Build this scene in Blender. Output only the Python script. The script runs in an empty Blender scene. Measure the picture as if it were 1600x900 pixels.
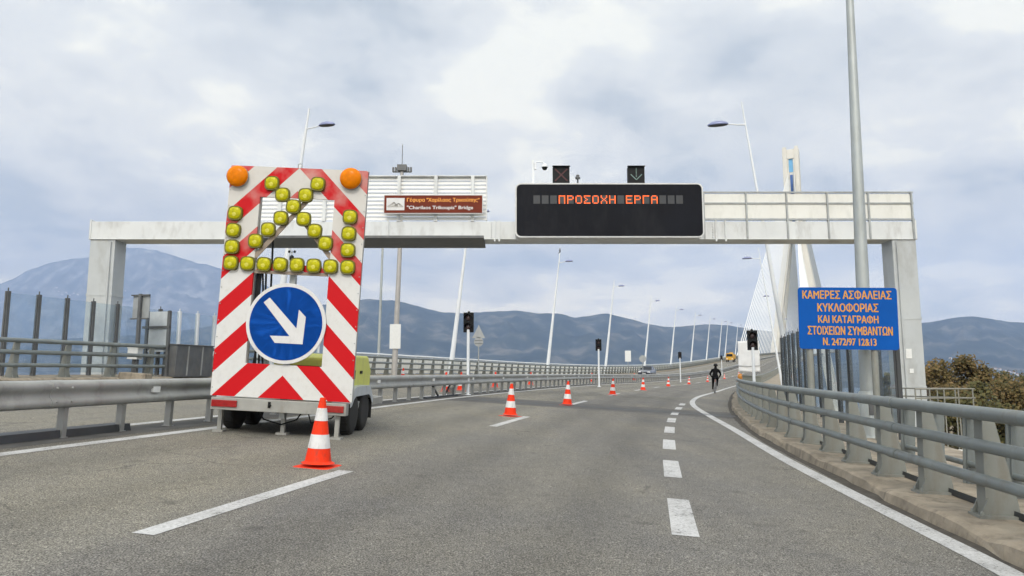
import bpy, math, random
from mathutils import Vector, Matrix
from mathutils.bvhtree import BVHTree
from mathutils import noise as mnoise
R = math.radians
random.seed(7)
scn = bpy.context.scene
COL = scn.collection

# ------------------------------------------------------------------ camera
FPX, EYE, PITCH = 1145.0, 1.25, math.atan(150 / 1145.0)
cam = bpy.data.objects.new('camera', bpy.data.cameras.new('camera'))
COL.objects.link(cam)
cam.data.sensor_width = 36.0
cam.data.lens = FPX / 1600 * 36
cam.data.clip_start = 0.05
cam.data.clip_end = 60000
cam.location = (0, 0, EYE)
cam.rotation_euler = (R(90) + PITCH, 0, 0)
scn.camera = cam

# ------------------------------------------------------------------ sky, sun, exposure
SUN_EL, SUN_AZ = 40.0, 186.0            # azimuth clockwise from +Y: behind the camera
w = bpy.data.worlds.new('World'); scn.world = w
w.use_nodes = True
nt = w.node_tree; nt.nodes.clear()
def N(tree, t, **k):
    n = tree.nodes.new(t)
    for a, v in k.items():
        if a in n.inputs.keys() if isinstance(a, str) else False: n.inputs[a].default_value = v
        else: setattr(n, a, v)
    return n
def L(tree, a, b): tree.links.new(a, b)
def M(tree, op, a, b=None, c=None, clamp=False):
    n = tree.nodes.new('ShaderNodeMath'); n.operation = op; n.use_clamp = clamp
    for i, v in enumerate((a, b, c)):
        if v is None: continue
        if hasattr(v, 'is_linked'): tree.links.new(v, n.inputs[i])
        else: n.inputs[i].default_value = v
    return n.outputs[0]
def ramp(tree, fac, stops, interp='EASE'):
    n = tree.nodes.new('ShaderNodeValToRGB'); n.color_ramp.interpolation = interp
    e = n.color_ramp.elements
    while len(e) < len(stops): e.new(0.5)
    for i, (p, c) in enumerate(stops):
        e[i].position = p; e[i].color = (*c, 1) if len(c) == 3 else c
    tree.links.new(fac, n.inputs[0]); return n.outputs[0]
def mixc(tree, fac, a, b, mode='MIX'):
    n = tree.nodes.new('ShaderNodeMix'); n.data_type = 'RGBA'; n.blend_type = mode
    for s, v in ((n.inputs[0], fac), (n.inputs[6], a), (n.inputs[7], b)):
        if hasattr(v, 'is_linked'): tree.links.new(v, s)
        else: s.default_value = (*v, 1) if isinstance(v, tuple) and len(v) == 3 else v
    return n.outputs[2]
sky = nt.nodes.new('ShaderNodeTexSky'); sky.sky_type = 'NISHITA'; sky.sun_disc = False
sky.sun_elevation = R(SUN_EL); sky.sun_rotation = R(SUN_AZ); sky.air_density = 1.0; sky.dust_density = 1.5
tc = nt.nodes.new('ShaderNodeTexCoord')
sep = nt.nodes.new('ShaderNodeSeparateXYZ'); L(nt, tc.outputs['Generated'], sep.inputs[0])
zc_ = M(nt, 'MAXIMUM', sep.outputs[2], 0.0)
den = M(nt, 'ADD', zc_, 0.20)
cx = M(nt, 'DIVIDE', sep.outputs[0], den); cy = M(nt, 'DIVIDE', sep.outputs[1], den)
comb = nt.nodes.new('ShaderNodeCombineXYZ'); L(nt, cx, comb.inputs[0]); L(nt, cy, comb.inputs[1])
def noise_w(scale, detail, rough, off, dist=0.0):
    mp = nt.nodes.new('ShaderNodeMapping'); mp.inputs['Location'].default_value = off
    L(nt, comb.outputs[0], mp.inputs[0])
    n = nt.nodes.new('ShaderNodeTexNoise'); n.inputs['Scale'].default_value = scale; n.inputs['Detail'].default_value = detail
    n.inputs['Roughness'].default_value = rough; n.inputs['Distortion'].default_value = dist
    L(nt, mp.outputs[0], n.inputs['Vector']); return n.outputs[0]
n1 = noise_w(1.5, 7, 0.52, (3.1, 0.4, 0.0), 0.25)
n2 = noise_w(4.2, 6, 0.55, (7.7, 1.9, 4.0), 0.2)
nn = M(nt, 'ADD', M(nt, 'MULTIPLY', n1, 0.60), M(nt, 'MULTIPLY', n2, 0.40))
cloud = ramp(nt, nn, [(0.37, (0.68, 0.70, 0.685)), (0.445, (0.88, 0.87, 0.82)), (0.51, (1.02, 0.995, 0.915)), (0.575, (1.26, 1.20, 1.02))])
elev = ramp(nt, sep.outputs[2], [(0.0, (2.2, 1.9, 1.45)), (0.10, (1.62, 1.47, 1.20)), (0.18, (1.18, 1.12, 1.0)), (0.28, (1.10, 1.07, 0.99)), (0.45, (0.93, 0.94, 0.93))])
cloud = mixc(nt, 1.0, cloud, elev, 'MULTIPLY')
sd = Vector((math.sin(R(SUN_AZ)) * math.cos(R(SUN_EL)), math.cos(R(SUN_AZ)) * math.cos(R(SUN_EL)), math.sin(R(SUN_EL))))
dp = nt.nodes.new('ShaderNodeVectorMath'); dp.operation = 'DOT_PRODUCT'
L(nt, tc.outputs['Generated'], dp.inputs[0]); dp.inputs[1].default_value = sd
glow = M(nt, 'ADD', 1.0, M(nt, 'MULTIPLY', M(nt, 'POWER', M(nt, 'MAXIMUM', dp.outputs['Value'], 0.0), 2.0), 1.3))
cov = ramp(nt, nn, [(0.30, (0.93,) * 3), (0.46, (0.99,) * 3)])
vm = nt.nodes.new('ShaderNodeVectorMath'); vm.operation = 'SCALE'
L(nt, cloud, vm.inputs[0]); L(nt, M(nt, 'MULTIPLY', glow, 10.0), vm.inputs['Scale'])
skyc = mixc(nt, cov, sky.outputs[0], vm.outputs[0])
bg = nt.nodes.new('ShaderNodeBackground'); bg.inputs['Strength'].default_value = 0.1
L(nt, skyc, bg.inputs['Color'])
wo = nt.nodes.new('ShaderNodeOutputWorld'); L(nt, bg.outputs[0], wo.inputs['Surface'])

sl = bpy.data.lights.new('sun', 'SUN'); sl.energy = 2.0; sl.angle = R(14); sl.color = (1.0, 0.93, 0.83)
so = bpy.data.objects.new('sun', sl); COL.objects.link(so)
so.rotation_euler = (-sd).to_track_quat('-Z', 'Y').to_euler()
so.location = (0, -10, 40)
scn.view_settings.view_transform = 'Standard'; scn.view_settings.look = 'None'
scn.view_settings.exposure = 0.22; scn.view_settings.gamma = 1.0
scn.render.engine = 'CYCLES'
scn.cycles.use_denoising = True
scn.cycles.max_bounces = 6; scn.cycles.transparent_max_bounces = 24; scn.cycles.volume_bounces = 1
scn.cycles.sample_clamp_indirect = 6.0

def at(px, py, Y):
    """point on the sight line of photo pixel (px, py) at forward distance Y"""
    a, b = (px - 800) / FPX, (450 - py) / FPX
    c, s = math.cos(PITCH), math.sin(PITCH)
    d = Vector((a, c - b * s, s + b * c))
    return Vector((0, 0, EYE)) + d * (Y / d.y)

# ------------------------------------------------------------------ materials
MATS = {}
def mat(name, col, rough=0.6, metal=0.0, var=0.12, scale=3.0, bump=0.0, bscale=40.0, emit=0.0, spec=0.5, dirt=None, dirt_amt=0.0, coat=0.0):
    """principled material with object-space noise on colour and roughness, optional bump and dirt"""
    if name in MATS: return MATS[name]
    m = bpy.data.materials.new(name); m.use_nodes = True; t = m.node_tree
    b = t.nodes['Principled BSDF']
    b.inputs['Metallic'].default_value = metal; b.inputs['Specular IOR Level'].default_value = spec
    b.inputs['Coat Weight'].default_value = coat
    tcn = t.nodes.new('ShaderNodeTexCoord')
    n = t.nodes.new('ShaderNodeTexNoise'); n.inputs['Scale'].default_value = scale; n.inputs['Detail'].default_value = 6; n.inputs['Roughness'].default_value = 0.6
    L(t, tcn.outputs['Object'], n.inputs['Vector'])
    lo = tuple(c * (1 - var) for c in col); hi = tuple(min(1, c * (1 + var)) for c in col)
    c = ramp(t, n.outputs[0], [(0.3, lo), (0.7, hi)], 'LINEAR')
    if dirt:
        n2 = t.nodes.new('ShaderNodeTexNoise'); n2.inputs['Scale'].default_value = scale * 2.3; n2.inputs['Detail'].default_value = 9; n2.inputs['Roughness'].default_value = 0.7
        mp = t.nodes.new('ShaderNodeMapping'); mp.inputs['Scale'].default_value = (1, 1, 0.35); mp.inputs['Location'].default_value = (5, 2, 9)
        L(t, tcn.outputs['Object'], mp.inputs[0]); L(t, mp.outputs[0], n2.inputs['Vector'])
        f = ramp(t, n2.outputs[0], [(0.5, (0, 0, 0)), (0.72, (dirt_amt,) * 3)], 'LINEAR')
        c = mixc(t, f, c, dirt)
    L(t, c, b.inputs['Base Color'])
    rr = M(t, 'ADD', rough - 0.08, M(t, 'MULTIPLY', n.outputs[0], 0.16), clamp=True)
    L(t, rr, b.inputs['Roughness'])
    if emit:
        b.inputs['Emission Color'].default_value = (*col, 1); b.inputs['Emission Strength'].default_value = emit
    if bump:
        n3 = t.nodes.new('ShaderNodeTexNoise'); n3.inputs['Scale'].default_value = bscale; n3.inputs['Detail'].default_value = 5
        L(t, tcn.outputs['Object'], n3.inputs['Vector'])
        bp = t.nodes.new('ShaderNodeBump'); bp.inputs['Strength'].default_value = bump; bp.inputs['Distance'].default_value = 0.01
        L(t, n3.outputs[0], bp.inputs['Height']); L(t, bp.outputs[0], b.inputs['Normal'])
    MATS[name] = m; return m

GALV = mat('galvanised', (0.36, 0.38, 0.385), 0.5, 0.55, 0.16, 2.5, 0.06, 60, dirt=(0.2, 0.17, 0.13), dirt_amt=0.3)
RAILP = mat('rail_grey', (0.20, 0.225, 0.225), 0.5, 0.25, 0.13, 2.2, 0.08, 50, dirt=(0.13, 0.10, 0.07), dirt_amt=0.45)
POSTP = mat('post_grey', (0.235, 0.245, 0.225), 0.6, 0.1, 0.13, 1.8, 0.08, 50, dirt=(0.16, 0.12, 0.08), dirt_amt=0.5)
GUARD = mat('guard_zinc', (0.36, 0.365, 0.355), 0.5, 0.45, 0.2, 1.2, 0.05, 30, dirt=(0.14, 0.12, 0.10), dirt_amt=0.5)
WHITEP = mat('gantry_white', (0.64, 0.66, 0.665), 0.55, 0.1, 0.07, 0.8, 0.02, 20, dirt=(0.30, 0.29, 0.27), dirt_amt=0.6)
PANELP = mat('gantry_panel', (0.72, 0.72, 0.68), 0.5, 0.1, 0.05, 0.9, 0.0, dirt=(0.42, 0.42, 0.38), dirt_amt=0.35)
COLP = mat('gantry_column', (0.45, 0.475, 0.485), 0.55, 0.1, 0.1, 0.6, 0.02, 20, dirt=(0.25, 0.235, 0.21), dirt_amt=0.5)
LAMPW = mat('lamp_white', (0.72, 0.75, 0.78), 0.4, 0.0, 0.05, 1.0, dirt=(0.5, 0.5, 0.5), dirt_amt=0.2)
LAMPB = mat('lamp_head_blue', (0.22, 0.25, 0.42), 0.35, 0.2, 0.08, 2)
POLEG = mat('pole_grey', (0.40, 0.43, 0.43), 0.5, 0.4, 0.1, 1.5, dirt=(0.25, 0.25, 0.23), dirt_amt=0.4)
DARK = mat('dark_steel', (0.06, 0.065, 0.07), 0.5, 0.4, 0.2, 3)
DARKG = mat('dark_grey_steel', (0.12, 0.125, 0.13), 0.55, 0.3, 0.2, 3, dirt=(0.2, 0.18, 0.15), dirt_amt=0.4)
BLACK = mat('black_plastic', (0.008, 0.009, 0.010), 0.5, 0, 0.3, 4, spec=0.2)
SCREEN = mat('sign_screen', (0.008, 0.009, 0.013), 0.6, 0, 0.25, 0.7, spec=0.12, dirt=(0.025, 0.025, 0.028), dirt_amt=0.5)
MODULE = mat('led_module', (0.034, 0.037, 0.042), 0.5, 0, 0.2, 3)
LED = mat('led_amber', (1.0, 0.13, 0.008), 0.5, 0, 0.02, 1, emit=0.95)
REDX = mat('lane_red', (0.06, 0.008, 0.010), 0.5, 0, 0.1, 5)
GRNX = mat('lane_pale', (0.16, 0.25, 0.23), 0.5, 0, 0.1, 5)
RUBBER = mat('tyre_rubber', (0.018, 0.018, 0.018), 0.8, 0, 0.3, 8, 0.2, 60)
RIM = mat('rim_steel', (0.35, 0.36, 0.37), 0.5, 0.5, 0.2, 6, dirt=(0.1, 0.08, 0.06), dirt_amt=0.6)
YLENS = mat('yellow_lens', (0.44, 0.415, 0.004), 0.25, 0, 0.3, 16, 0.25, 60, spec=0.2)
YHILITE = mat('lens_highlight', (0.62, 0.58, 0.08), 0.25, 0, 0.2, 20, spec=0.3)  # reflector spot in brighter yellow, a painted highlight low in the lens
ALENS = mat('amber_lens', (0.70, 0.19, 0.001), 0.2, 0, 0.12, 14, 0.10, 40, spec=0.12)
YBODY = mat('lens_housing', (0.14, 0.13, 0.006), 0.5, 0, 0.15, 10)
SWHITE = mat('sign_white', (0.66, 0.66, 0.66), 0.5, 0, 0.05, 3, dirt=(0.4, 0.37, 0.33), dirt_amt=0.3)
SBLUE = mat('sign_blue', (0.002, 0.095, 0.50), 0.5, 0, 0.06, 2.0, spec=0.15)
SBLUE2 = mat('sign_blue_deep', (0.002, 0.082, 0.37), 0.5, 0, 0.08, 2.0, spec=0.12)
SORANGE = mat('sign_orange', (0.66, 0.30, 0.035), 0.6, 0, 0.12, 9)
SBROWN = mat('sign_brown', (0.15, 0.026, 0.012), 0.5, 0, 0.1, 2, spec=0.15)
SYEL = mat('sign_yellow', (0.85, 0.36, 0.06), 0.6, 0, 0.06, 4)
TAILR = mat('tail_red', (0.30, 0.012, 0.012), 0.2, 0, 0.2, 30, coat=0.5)
CHASS = mat('chassis_grey', (0.34, 0.34, 0.32), 0.55, 0.2, 0.15, 3, dirt=(0.2, 0.17, 0.13), dirt_amt=0.5)
FENDER = mat('fender_grey', (0.46, 0.50, 0.53), 0.5, 0.1, 0.1, 3, dirt=(0.25, 0.22, 0.18), dirt_amt=0.4)
GENY = mat('generator_yellow', (0.60, 0.62, 0.13), 0.5, 0, 0.1, 3, dirt=(0.3, 0.28, 0.15), dirt_amt=0.4)
CONER = mat('cone_red', (0.80, 0.040, 0.008), 0.6, 0, 0.1, 9, spec=0.2, dirt=(0.28, 0.06, 0.04), dirt_amt=0.7)
CONEW = mat('cone_white', (0.68, 0.68, 0.68), 0.45, 0, 0.06, 12, dirt=(0.35, 0.33, 0.3), dirt_amt=0.5)
CONC = mat('concrete', (0.29, 0.25, 0.195), 0.88, 0, 0.35, 2.2, 0.8, 18, dirt=(0.10, 0.08, 0.06), dirt_amt=0.85)
CONCW = mat('concrete_white', (0.66, 0.65, 0.61), 0.75, 0, 0.08, 0.15)
PYLON = mat('pylon_concrete', (0.70, 0.67, 0.60), 0.8, 0, 0.08, 0.1, dirt=(0.5, 0.46, 0.38), dirt_amt=0.4)
CABLE = mat('stay_white', (0.82, 0.82, 0.80), 0.5, 0, 0.02, 0.05)
COREB = mat('core_blue', (0.05, 0.13, 0.36), 0.5, 0, 0.1, 0.2)
COREL = mat('core_light_blue', (0.16, 0.42, 0.68), 0.5, 0, 0.1, 0.2)
WPANEL = mat('white_fence_panel', (0.84, 0.84, 0.80), 0.6, 0, 0.06, 0.7, dirt=(0.42, 0.4, 0.33), dirt_amt=0.4)
CLOTHW = mat('white_sheet', (0.66, 0.67, 0.68), 0.8, 0, 0.08, 2)
CLOTHK = mat('black_clothing', (0.006, 0.006, 0.007), 0.9, 0, 0.3, 10, spec=0.1)
SKIN = mat('skin', (0.42, 0.25, 0.18), 0.6, 0, 0.1, 10)
BIKE = mat('bicycle_frame', (0.30, 0.06, 0.05), 0.4, 0.2, 0.1, 6)
REFL = mat('reflective_white', (0.70, 0.71, 0.70), 0.35, 0, 0.05, 10)
PINK = mat('red_plastic', (0.55, 0.03, 0.06), 0.5, 0, 0.1, 6)
CARP = mat('car_paint', (0.09, 0.10, 0.13), 0.3, 0.5, 0.1, 2, coat=0.8)
GLASSD = mat('dark_glass', (0.012, 0.014, 0.018), 0.1, 0, 0.2, 2)
HEADL = mat('headlight_lens', (0.75, 0.76, 0.78), 0.15, 0, 0.1, 8)
TRUCKY = mat('truck_yellow', (0.62, 0.33, 0.02), 0.5, 0, 0.1, 1)
BARK = mat('bark', (0.10, 0.075, 0.055), 0.9, 0, 0.3, 4, 0.6, 15)
HOUSEW = mat('house_white', (0.66, 0.64, 0.60), 0.8, 0, 0.08, 0.05)
HOUSEO = mat('house_ochre', (0.52, 0.40, 0.22), 0.8, 0, 0.1, 0.05)
ROOFT = mat('roof_tile', (0.30, 0.13, 0.08), 0.8, 0, 0.2, 0.4)

def glass_mat():
    m = bpy.data.materials.new('screen_glass'); m.use_nodes = True; t = m.node_tree; t.nodes.clear()
    o = t.nodes.new('ShaderNodeOutputMaterial'); tr = t.nodes.new('ShaderNodeBsdfTransparent'); g = t.nodes.new('ShaderNodeBsdfGlossy')
    tr.inputs[0].default_value = (0.90, 0.94, 0.96, 1); g.inputs['Roughness'].default_value = 0.06; g.inputs[0].default_value = (0.75, 0.8, 0.85, 1)
    df = t.nodes.new('ShaderNodeBsdfDiffuse'); df.inputs[0].default_value = (0.42, 0.48, 0.55, 1)
    tcn = t.nodes.new('ShaderNodeTexCoord'); n = t.nodes.new('ShaderNodeTexNoise'); n.inputs['Scale'].default_value = 1.2; n.inputs['Detail'].default_value = 6
    L(t, tcn.outputs['Object'], n.inputs['Vector'])
    f0 = ramp(t, n.outputs[0], [(0.35, (0.05,) * 3), (0.7, (0.16,) * 3)])
    m0 = t.nodes.new('ShaderNodeMixShader'); L(t, f0, m0.inputs[0]); L(t, tr.outputs[0], m0.inputs[1]); L(t, df.outputs[0], m0.inputs[2])
    lw = t.nodes.new('ShaderNodeLayerWeight'); lw.inputs[0].default_value = 0.5
    fr = M(t, 'ADD', .04, M(t, 'MULTIPLY', M(t, 'POWER', lw.outputs['Facing'], 4.0), .35))
    m1 = t.nodes.new('ShaderNodeMixShader'); L(t, fr, m1.inputs[0]); L(t, m0.outputs[0], m1.inputs[1]); L(t, g.outputs[0], m1.inputs[2])
    L(t, m1.outputs[0], o.inputs[0]); return m
GLASS = glass_mat()

# ------------------------------------------------------------------ mesh builder
class MB:
    def __init__(s): s.v = []; s.f = []; s.mi = []; s.sm = []; s.mats = []; s.cur = 0
    def use(s, m):
        if m not in s.mats: s.mats.append(m)
        s.cur = s.mats.index(m); return s
    def add(s, vs, fs, smooth=False):
        b = len(s.v); s.v += [tuple(p) for p in vs]
        for f in fs: s.f.append([b + i for i in f]); s.mi.append(s.cur); s.sm.append(smooth)
        return s
    def box(s, c, d, mtx=None):
        x, y, z = d[0] / 2, d[1] / 2, d[2] / 2
        vs = [Vector((sx * x, sy * y, sz * z)) for sx in (-1, 1) for sy in (-1, 1) for sz in (-1, 1)]
        if mtx is not None: vs = [mtx @ p for p in vs]
        c = Vector(c); vs = [p + c for p in vs]
        return s.add(vs, [(0, 1, 3, 2), (4, 6, 7, 5), (0, 4, 5, 1), (2, 3, 7, 6), (0, 2, 6, 4), (1, 5, 7, 3)])
    def bb(s, x0, x1, y0, y1, z0, z1): return s.box(((x0 + x1) / 2, (y0 + y1) / 2, (z0 + z1) / 2), (x1 - x0, y1 - y0, z1 - z0))
    def bar(s, a, b, wd, ht, up=(0, 0, 1)):
        a, b = Vector(a), Vector(b); d = (b - a); l = d.length; d.normalize(); u = Vector(up); r = d.cross(u)
        if r.length < 1e-4: r = d.cross(Vector((1, 0, 0)))
        r.normalize(); u = r.cross(d)
        m = Matrix((r, d, u)).transposed()
        return s.box((a + b) / 2, (wd, l, ht), m)
    def tube(s, pts, r, n=10, caps=True):
        pts = [Vector(p) for p in pts]; k = len(pts); rs = r if isinstance(r, (list, tuple)) else [r] * k
        vs = []; fs = []; prev = None
        for i, p in enumerate(pts):
            t = (pts[min(i + 1, k - 1)] - pts[max(i - 1, 0)]).normalized()
            if prev is None:
                u = t.cross(Vector((0, 0, 1)));
                if u.length < 1e-3: u = t.cross(Vector((1, 0, 0)))
            else: u = prev - t * prev.dot(t)
            u.normalize(); prev = u; v = t.cross(u)
            for j in range(n):
                a = 2 * math.pi * j / n; vs.append(p + (u * math.cos(a) + v * math.sin(a)) * rs[i])
        for i in range(k - 1):
            for j in range(n):
                fs.append((i * n + j, i * n + (j + 1) % n, (i + 1) * n + (j + 1) % n, (i + 1) * n + j))
        s.add(vs, fs, True)
        if caps: s.add(vs[:n], [tuple(reversed(range(n)))]); s.add(vs[-n:], [tuple(range(n))])
        return s
    def lathe(s, prof, n=24, c=(0, 0, 0), axis='z', smooth=True, power=2.0):
        """prof [(radius, height)] turned about the axis; power > 2 squares the round"""
        vs = []; fs = []; c = Vector(c)
        for r, h in prof:
            for j in range(n):
                a = 2 * math.pi * j / n; ca, sa = math.cos(a), math.sin(a)
                k = 1.0 if power == 2 else (abs(ca) ** power + abs(sa) ** power) ** (-1 / power)
                x, y = r * k * ca, r * k * sa
                vs.append(c + (Vector((x, y, h)) if axis == 'z' else Vector((x, h, y)) if axis == 'y' else Vector((h, x, y))))
        for i in range(len(prof) - 1):
            for j in range(n): fs.append((i * n + j, i * n + (j + 1) % n, (i + 1) * n + (j + 1) % n, (i + 1) * n + j))
        s.add(vs, fs, smooth)
        for i in (0, len(prof) - 1):
            if prof[i][0] > 1e-5: s.add(vs[i * n:(i + 1) * n], [tuple(range(n))])
        return s
    def prism(s, pts, mtx, depth):
        """outline pts (x, z) in the mtx plane, thickness along local +y"""
        k = len(pts); vs = [mtx @ Vector((x, 0, z)) for x, z in pts] + [mtx @ Vector((x, depth, z)) for x, z in pts]
        return s.add(vs, [tuple(range(k)), tuple(range(2 * k - 1, k - 1, -1))] + [(i, i + k, (i + 1) % k + k, (i + 1) % k) for i in range(k)])
    def mesh(s, name, fix=True):
        me = bpy.data.meshes.new(name); me.from_pydata(s.v, [], s.f)
        for m in s.mats: me.materials.append(m)
        me.polygons.foreach_set('material_index', s.mi); me.polygons.foreach_set('use_smooth', s.sm)
        me.update()
        if fix:
            import bmesh
            bm = bmesh.new(); bm.from_mesh(me); bmesh.ops.recalc_face_normals(bm, faces=bm.faces); bm.to_mesh(me); bm.free()
        return me
    def build(s, name, m=None, parent=None, bevel=0.0, fix=True):
        if m is not None: s.mats = [m]; s.mi = [0] * len(s.f)
        o = bpy.data.objects.new(name, s.mesh(name, fix)); COL.objects.link(o)
        if parent: o.parent = parent
        if bevel:
            b = o.modifiers.new('bevel', 'BEVEL'); b.width = bevel; b.segments = 2; b.limit_method = 'ANGLE'; b.angle_limit = R(40)
        return o

def tag(o, label=None, cat=None, group=None, kind=None):
    if label: o['label'] = label
    if cat: o['category'] = cat
    if group: o['group'] = group
    if kind: o['kind'] = kind
    return o
def empty(name, label, cat, mtx=None, group=None):
    o = bpy.data.objects.new(name, None); COL.objects.link(o); o.empty_display_size = 0.2
    if mtx is not None: o.matrix_world = mtx
    return tag(o, label, cat, group)
KIDS = {}
def copy_tree(o, parent=None, kids=None):
    c = o.copy(); COL.objects.link(c)
    if parent: c.parent = parent
    for ch in [x for x in COL.objects if x.parent == o]: copy_tree(ch, c)
    return c
def text_obj(name, body, width, height, m, parent, x, z, y=-0.004, bold=0.0, heavy=0.0):
    """lettering in the xz plane facing -y, fitted to width x height around (x, z)"""
    cu = bpy.data.curves.new(name, 'FONT'); cu.body = body.replace('Μ', 'M').replace('α', 'ɑ');   # same letter forms, cleaner outlines
    cu.extrude = 0.0; cu.offset = bold; cu.resolution_u = 3
    ob = bpy.data.objects.new('tmp', cu); COL.objects.link(ob)
    dg = bpy.context.evaluated_depsgraph_get()
    from mathutils.geometry import interpolate_bezier
    loops = []
    for sp in ob.to_curve(dg).splines:      # fill every outer contour by itself so that overlapping strokes stay solid
        bp = sp.bezier_points; lp = []
        for a, b_ in zip(bp, list(bp[1:]) + [bp[0]]):
            lp += [Vector((q.x, q.y, 0)) for q in interpolate_bezier(a.co, a.handle_right, b_.handle_left, b_.co, 5)[:-1]]
        lp = [q for k, q in enumerate(lp) if (q - lp[k - 1]).length > 1e-5]
        if len(lp) > 2: loops.append((sum(p.x * q.y - q.x * p.y for p, q in zip(lp, lp[1:] + lp[:1])) / 2, lp))
    ob.to_curve_clear(); bpy.data.objects.remove(ob)
    def inside(p, lp):
        c = False
        for a, b_ in zip(lp, lp[1:] + lp[:1]):
            if (a.y > p.y) != (b_.y > p.y) and p.x < (b_.x - a.x) * (p.y - a.y) / (b_.y - a.y) + a.x: c = not c
        return c
    tv, tf, lay = [], [], []
    def hole_of(i):
        for j, (a, lp) in enumerate(loops):
            if j != i and a * loops[i][0] < 0 and abs(a) > abs(loops[i][0]) and all(inside(q, lp) for q in loops[i][1][::3]): return j
        return None
    own = [hole_of(i) for i in range(len(loops))]
    for k, (ar, lp) in enumerate(loops):
        if own[k] is not None: continue
        grp = [lp] + [loops[i][1] for i in range(len(loops)) if own[i] == k]
        c2 = bpy.data.curves.new('glyph', 'CURVE'); c2.dimensions = '2D'; c2.fill_mode = 'BOTH'
        for g in grp:
            sp = c2.splines.new('POLY'); sp.points.add(len(g) - 1); sp.use_cyclic_u = True
            for q, pt_ in zip(sp.points, g): q.co = (pt_.x, pt_.y, 0, 1)
        o2 = bpy.data.objects.new('tmp', c2); m2 = o2.to_mesh()
        n0 = len(tv); tv += [tuple(v.co) for v in m2.vertices]; lay += [k % 4] * len(m2.vertices)
        tf += [tuple(n0 + i for i in p.vertices) for p in m2.polygons]
        o2.to_mesh_clear(); bpy.data.objects.remove(o2)
    me = bpy.data.meshes.new(name); me.from_pydata(tv, [], tf); me.update()
    xs = [v.co.x for v in me.vertices]; ys = [v.co.y for v in me.vertices]
    x0, x1, y0, y1 = min(xs), max(xs), min(ys), max(ys)
    sx, sy = width / (x1 - x0), height / (y1 - y0)
    for v in me.vertices:
        v.co = Vector((x + (v.co.x - (x0 + x1) / 2) * sx, y + .00015 * lay[v.index], z + (v.co.y - (y0 + y1) / 2) * sy))
    if heavy:                            # thicken thin strokes by layering shifted copies, each a hair behind the last
        vs = [tuple(v.co) for v in me.vertices]; fs = [tuple(p.vertices) for p in me.polygons]; n0 = len(vs); V2 = list(vs); F2 = list(fs)
        for q, (dx, dz) in enumerate(((heavy, 0), (-heavy, 0), (0, heavy * .7), (0, -heavy * .7))):
            V2 += [(a + dx, b_ + .0006 * (q + 1), c + dz) for a, b_, c in vs]; F2 += [tuple(i + n0 * (q + 1) for i in f) for f in fs]
        me = bpy.data.meshes.new(name); me.from_pydata(V2, [], F2); me.update()
    me.materials.clear(); me.materials.append(m)
    o = bpy.data.objects.new(name, me); COL.objects.link(o); o.parent = parent
    return o

# ------------------------------------------------------------------ road geometry (reference line = the dashed line the cones stand on)
def hermite(xs, ys, x):
    n = len(xs)
    if x <= xs[0]: return ys[0] + (ys[1] - ys[0]) / (xs[1] - xs[0]) * (x - xs[0])
    if x >= xs[-1]: return ys[-1] + (ys[-1] - ys[-2]) / (xs[-1] - xs[-2]) * (x - xs[-1])
    i = 0
    while xs[i + 1] < x: i += 1
    def sl(k):
        if k == 0: return (ys[1] - ys[0]) / (xs[1] - xs[0])
        if k == n - 1: return (ys[-1] - ys[-2]) / (xs[-1] - xs[-2])
        return (ys[k + 1] - ys[k - 1]) / (xs[k + 1] - xs[k - 1])
    h = xs[i + 1] - xs[i]; t = (x - xs[i]) / h
    return ((2 * t**3 - 3 * t**2 + 1) * ys[i] + (t**3 - 2 * t**2 + t) * h * sl(i) + (-2 * t**3 + 3 * t**2) * ys[i + 1] + (t**3 - t**2) * h * sl(i + 1))
SL = [(-60, .195 - 60 * .0024), (85, .399), (200, .41), (300, .46), (430, .49), (900, .49)]
def slope(d):
    d = max(-60, min(899, d)); i = 0
    while SL[i + 1][0] < d: i += 1
    (a, p), (b, q) = SL[i], SL[i + 1]; return p + (q - p) * (d - a) / (b - a)
def Xc(d):
    x = -3.46 - .195 * 60 + .0012 * 3600
    for (a, p), (b, q) in zip(SL, SL[1:]):
        if d <= a: break
        e = min(b, d); m_ = p + (q - p) * (e - a) / (b - a); x += (p + m_) / 2 * (e - a)
    return x
ZX = [0, 25, 50, 75, 100, 130, 154, 200, 243, 326, 430, 600]
ZY = [.173, .604, .966, 1.26, 1.80, 2.85, 3.95, 6.45, 9.0, 13.6, 19, 27.5]
def zc(d): return hermite(ZX, ZY, d)
def cf(d): return hermite([0, 80, 150, 243, 300, 600], [.056, .055, .035, .015, 0.0, 0.0], d) if d > 0 else .056
def nrm(d):
    s = slope(d); l = math.hypot(1, s); return Vector((1 / l, -s / l, 0))
def tan_(d):
    s = slope(d); l = math.hypot(1, s); return Vector((s / l, 1 / l, 0))
def P(d, o, h=0.0):
    n = nrm(d); return Vector((Xc(d) + n.x * o, d + n.y * o, zc(d) - cf(d) * o + h))
def inv(x, y):
    d = y
    for _ in range(8):
        t = tan_(d); d += ((x - Xc(d)) * t.x + (y - d) * t.y) * t.y
    n = nrm(d); return d, (x - Xc(d)) * n.x + (y - d) * n.y
def zs(x, y):
    d, o = inv(x, y); return zc(d) - cf(d) * o
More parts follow.
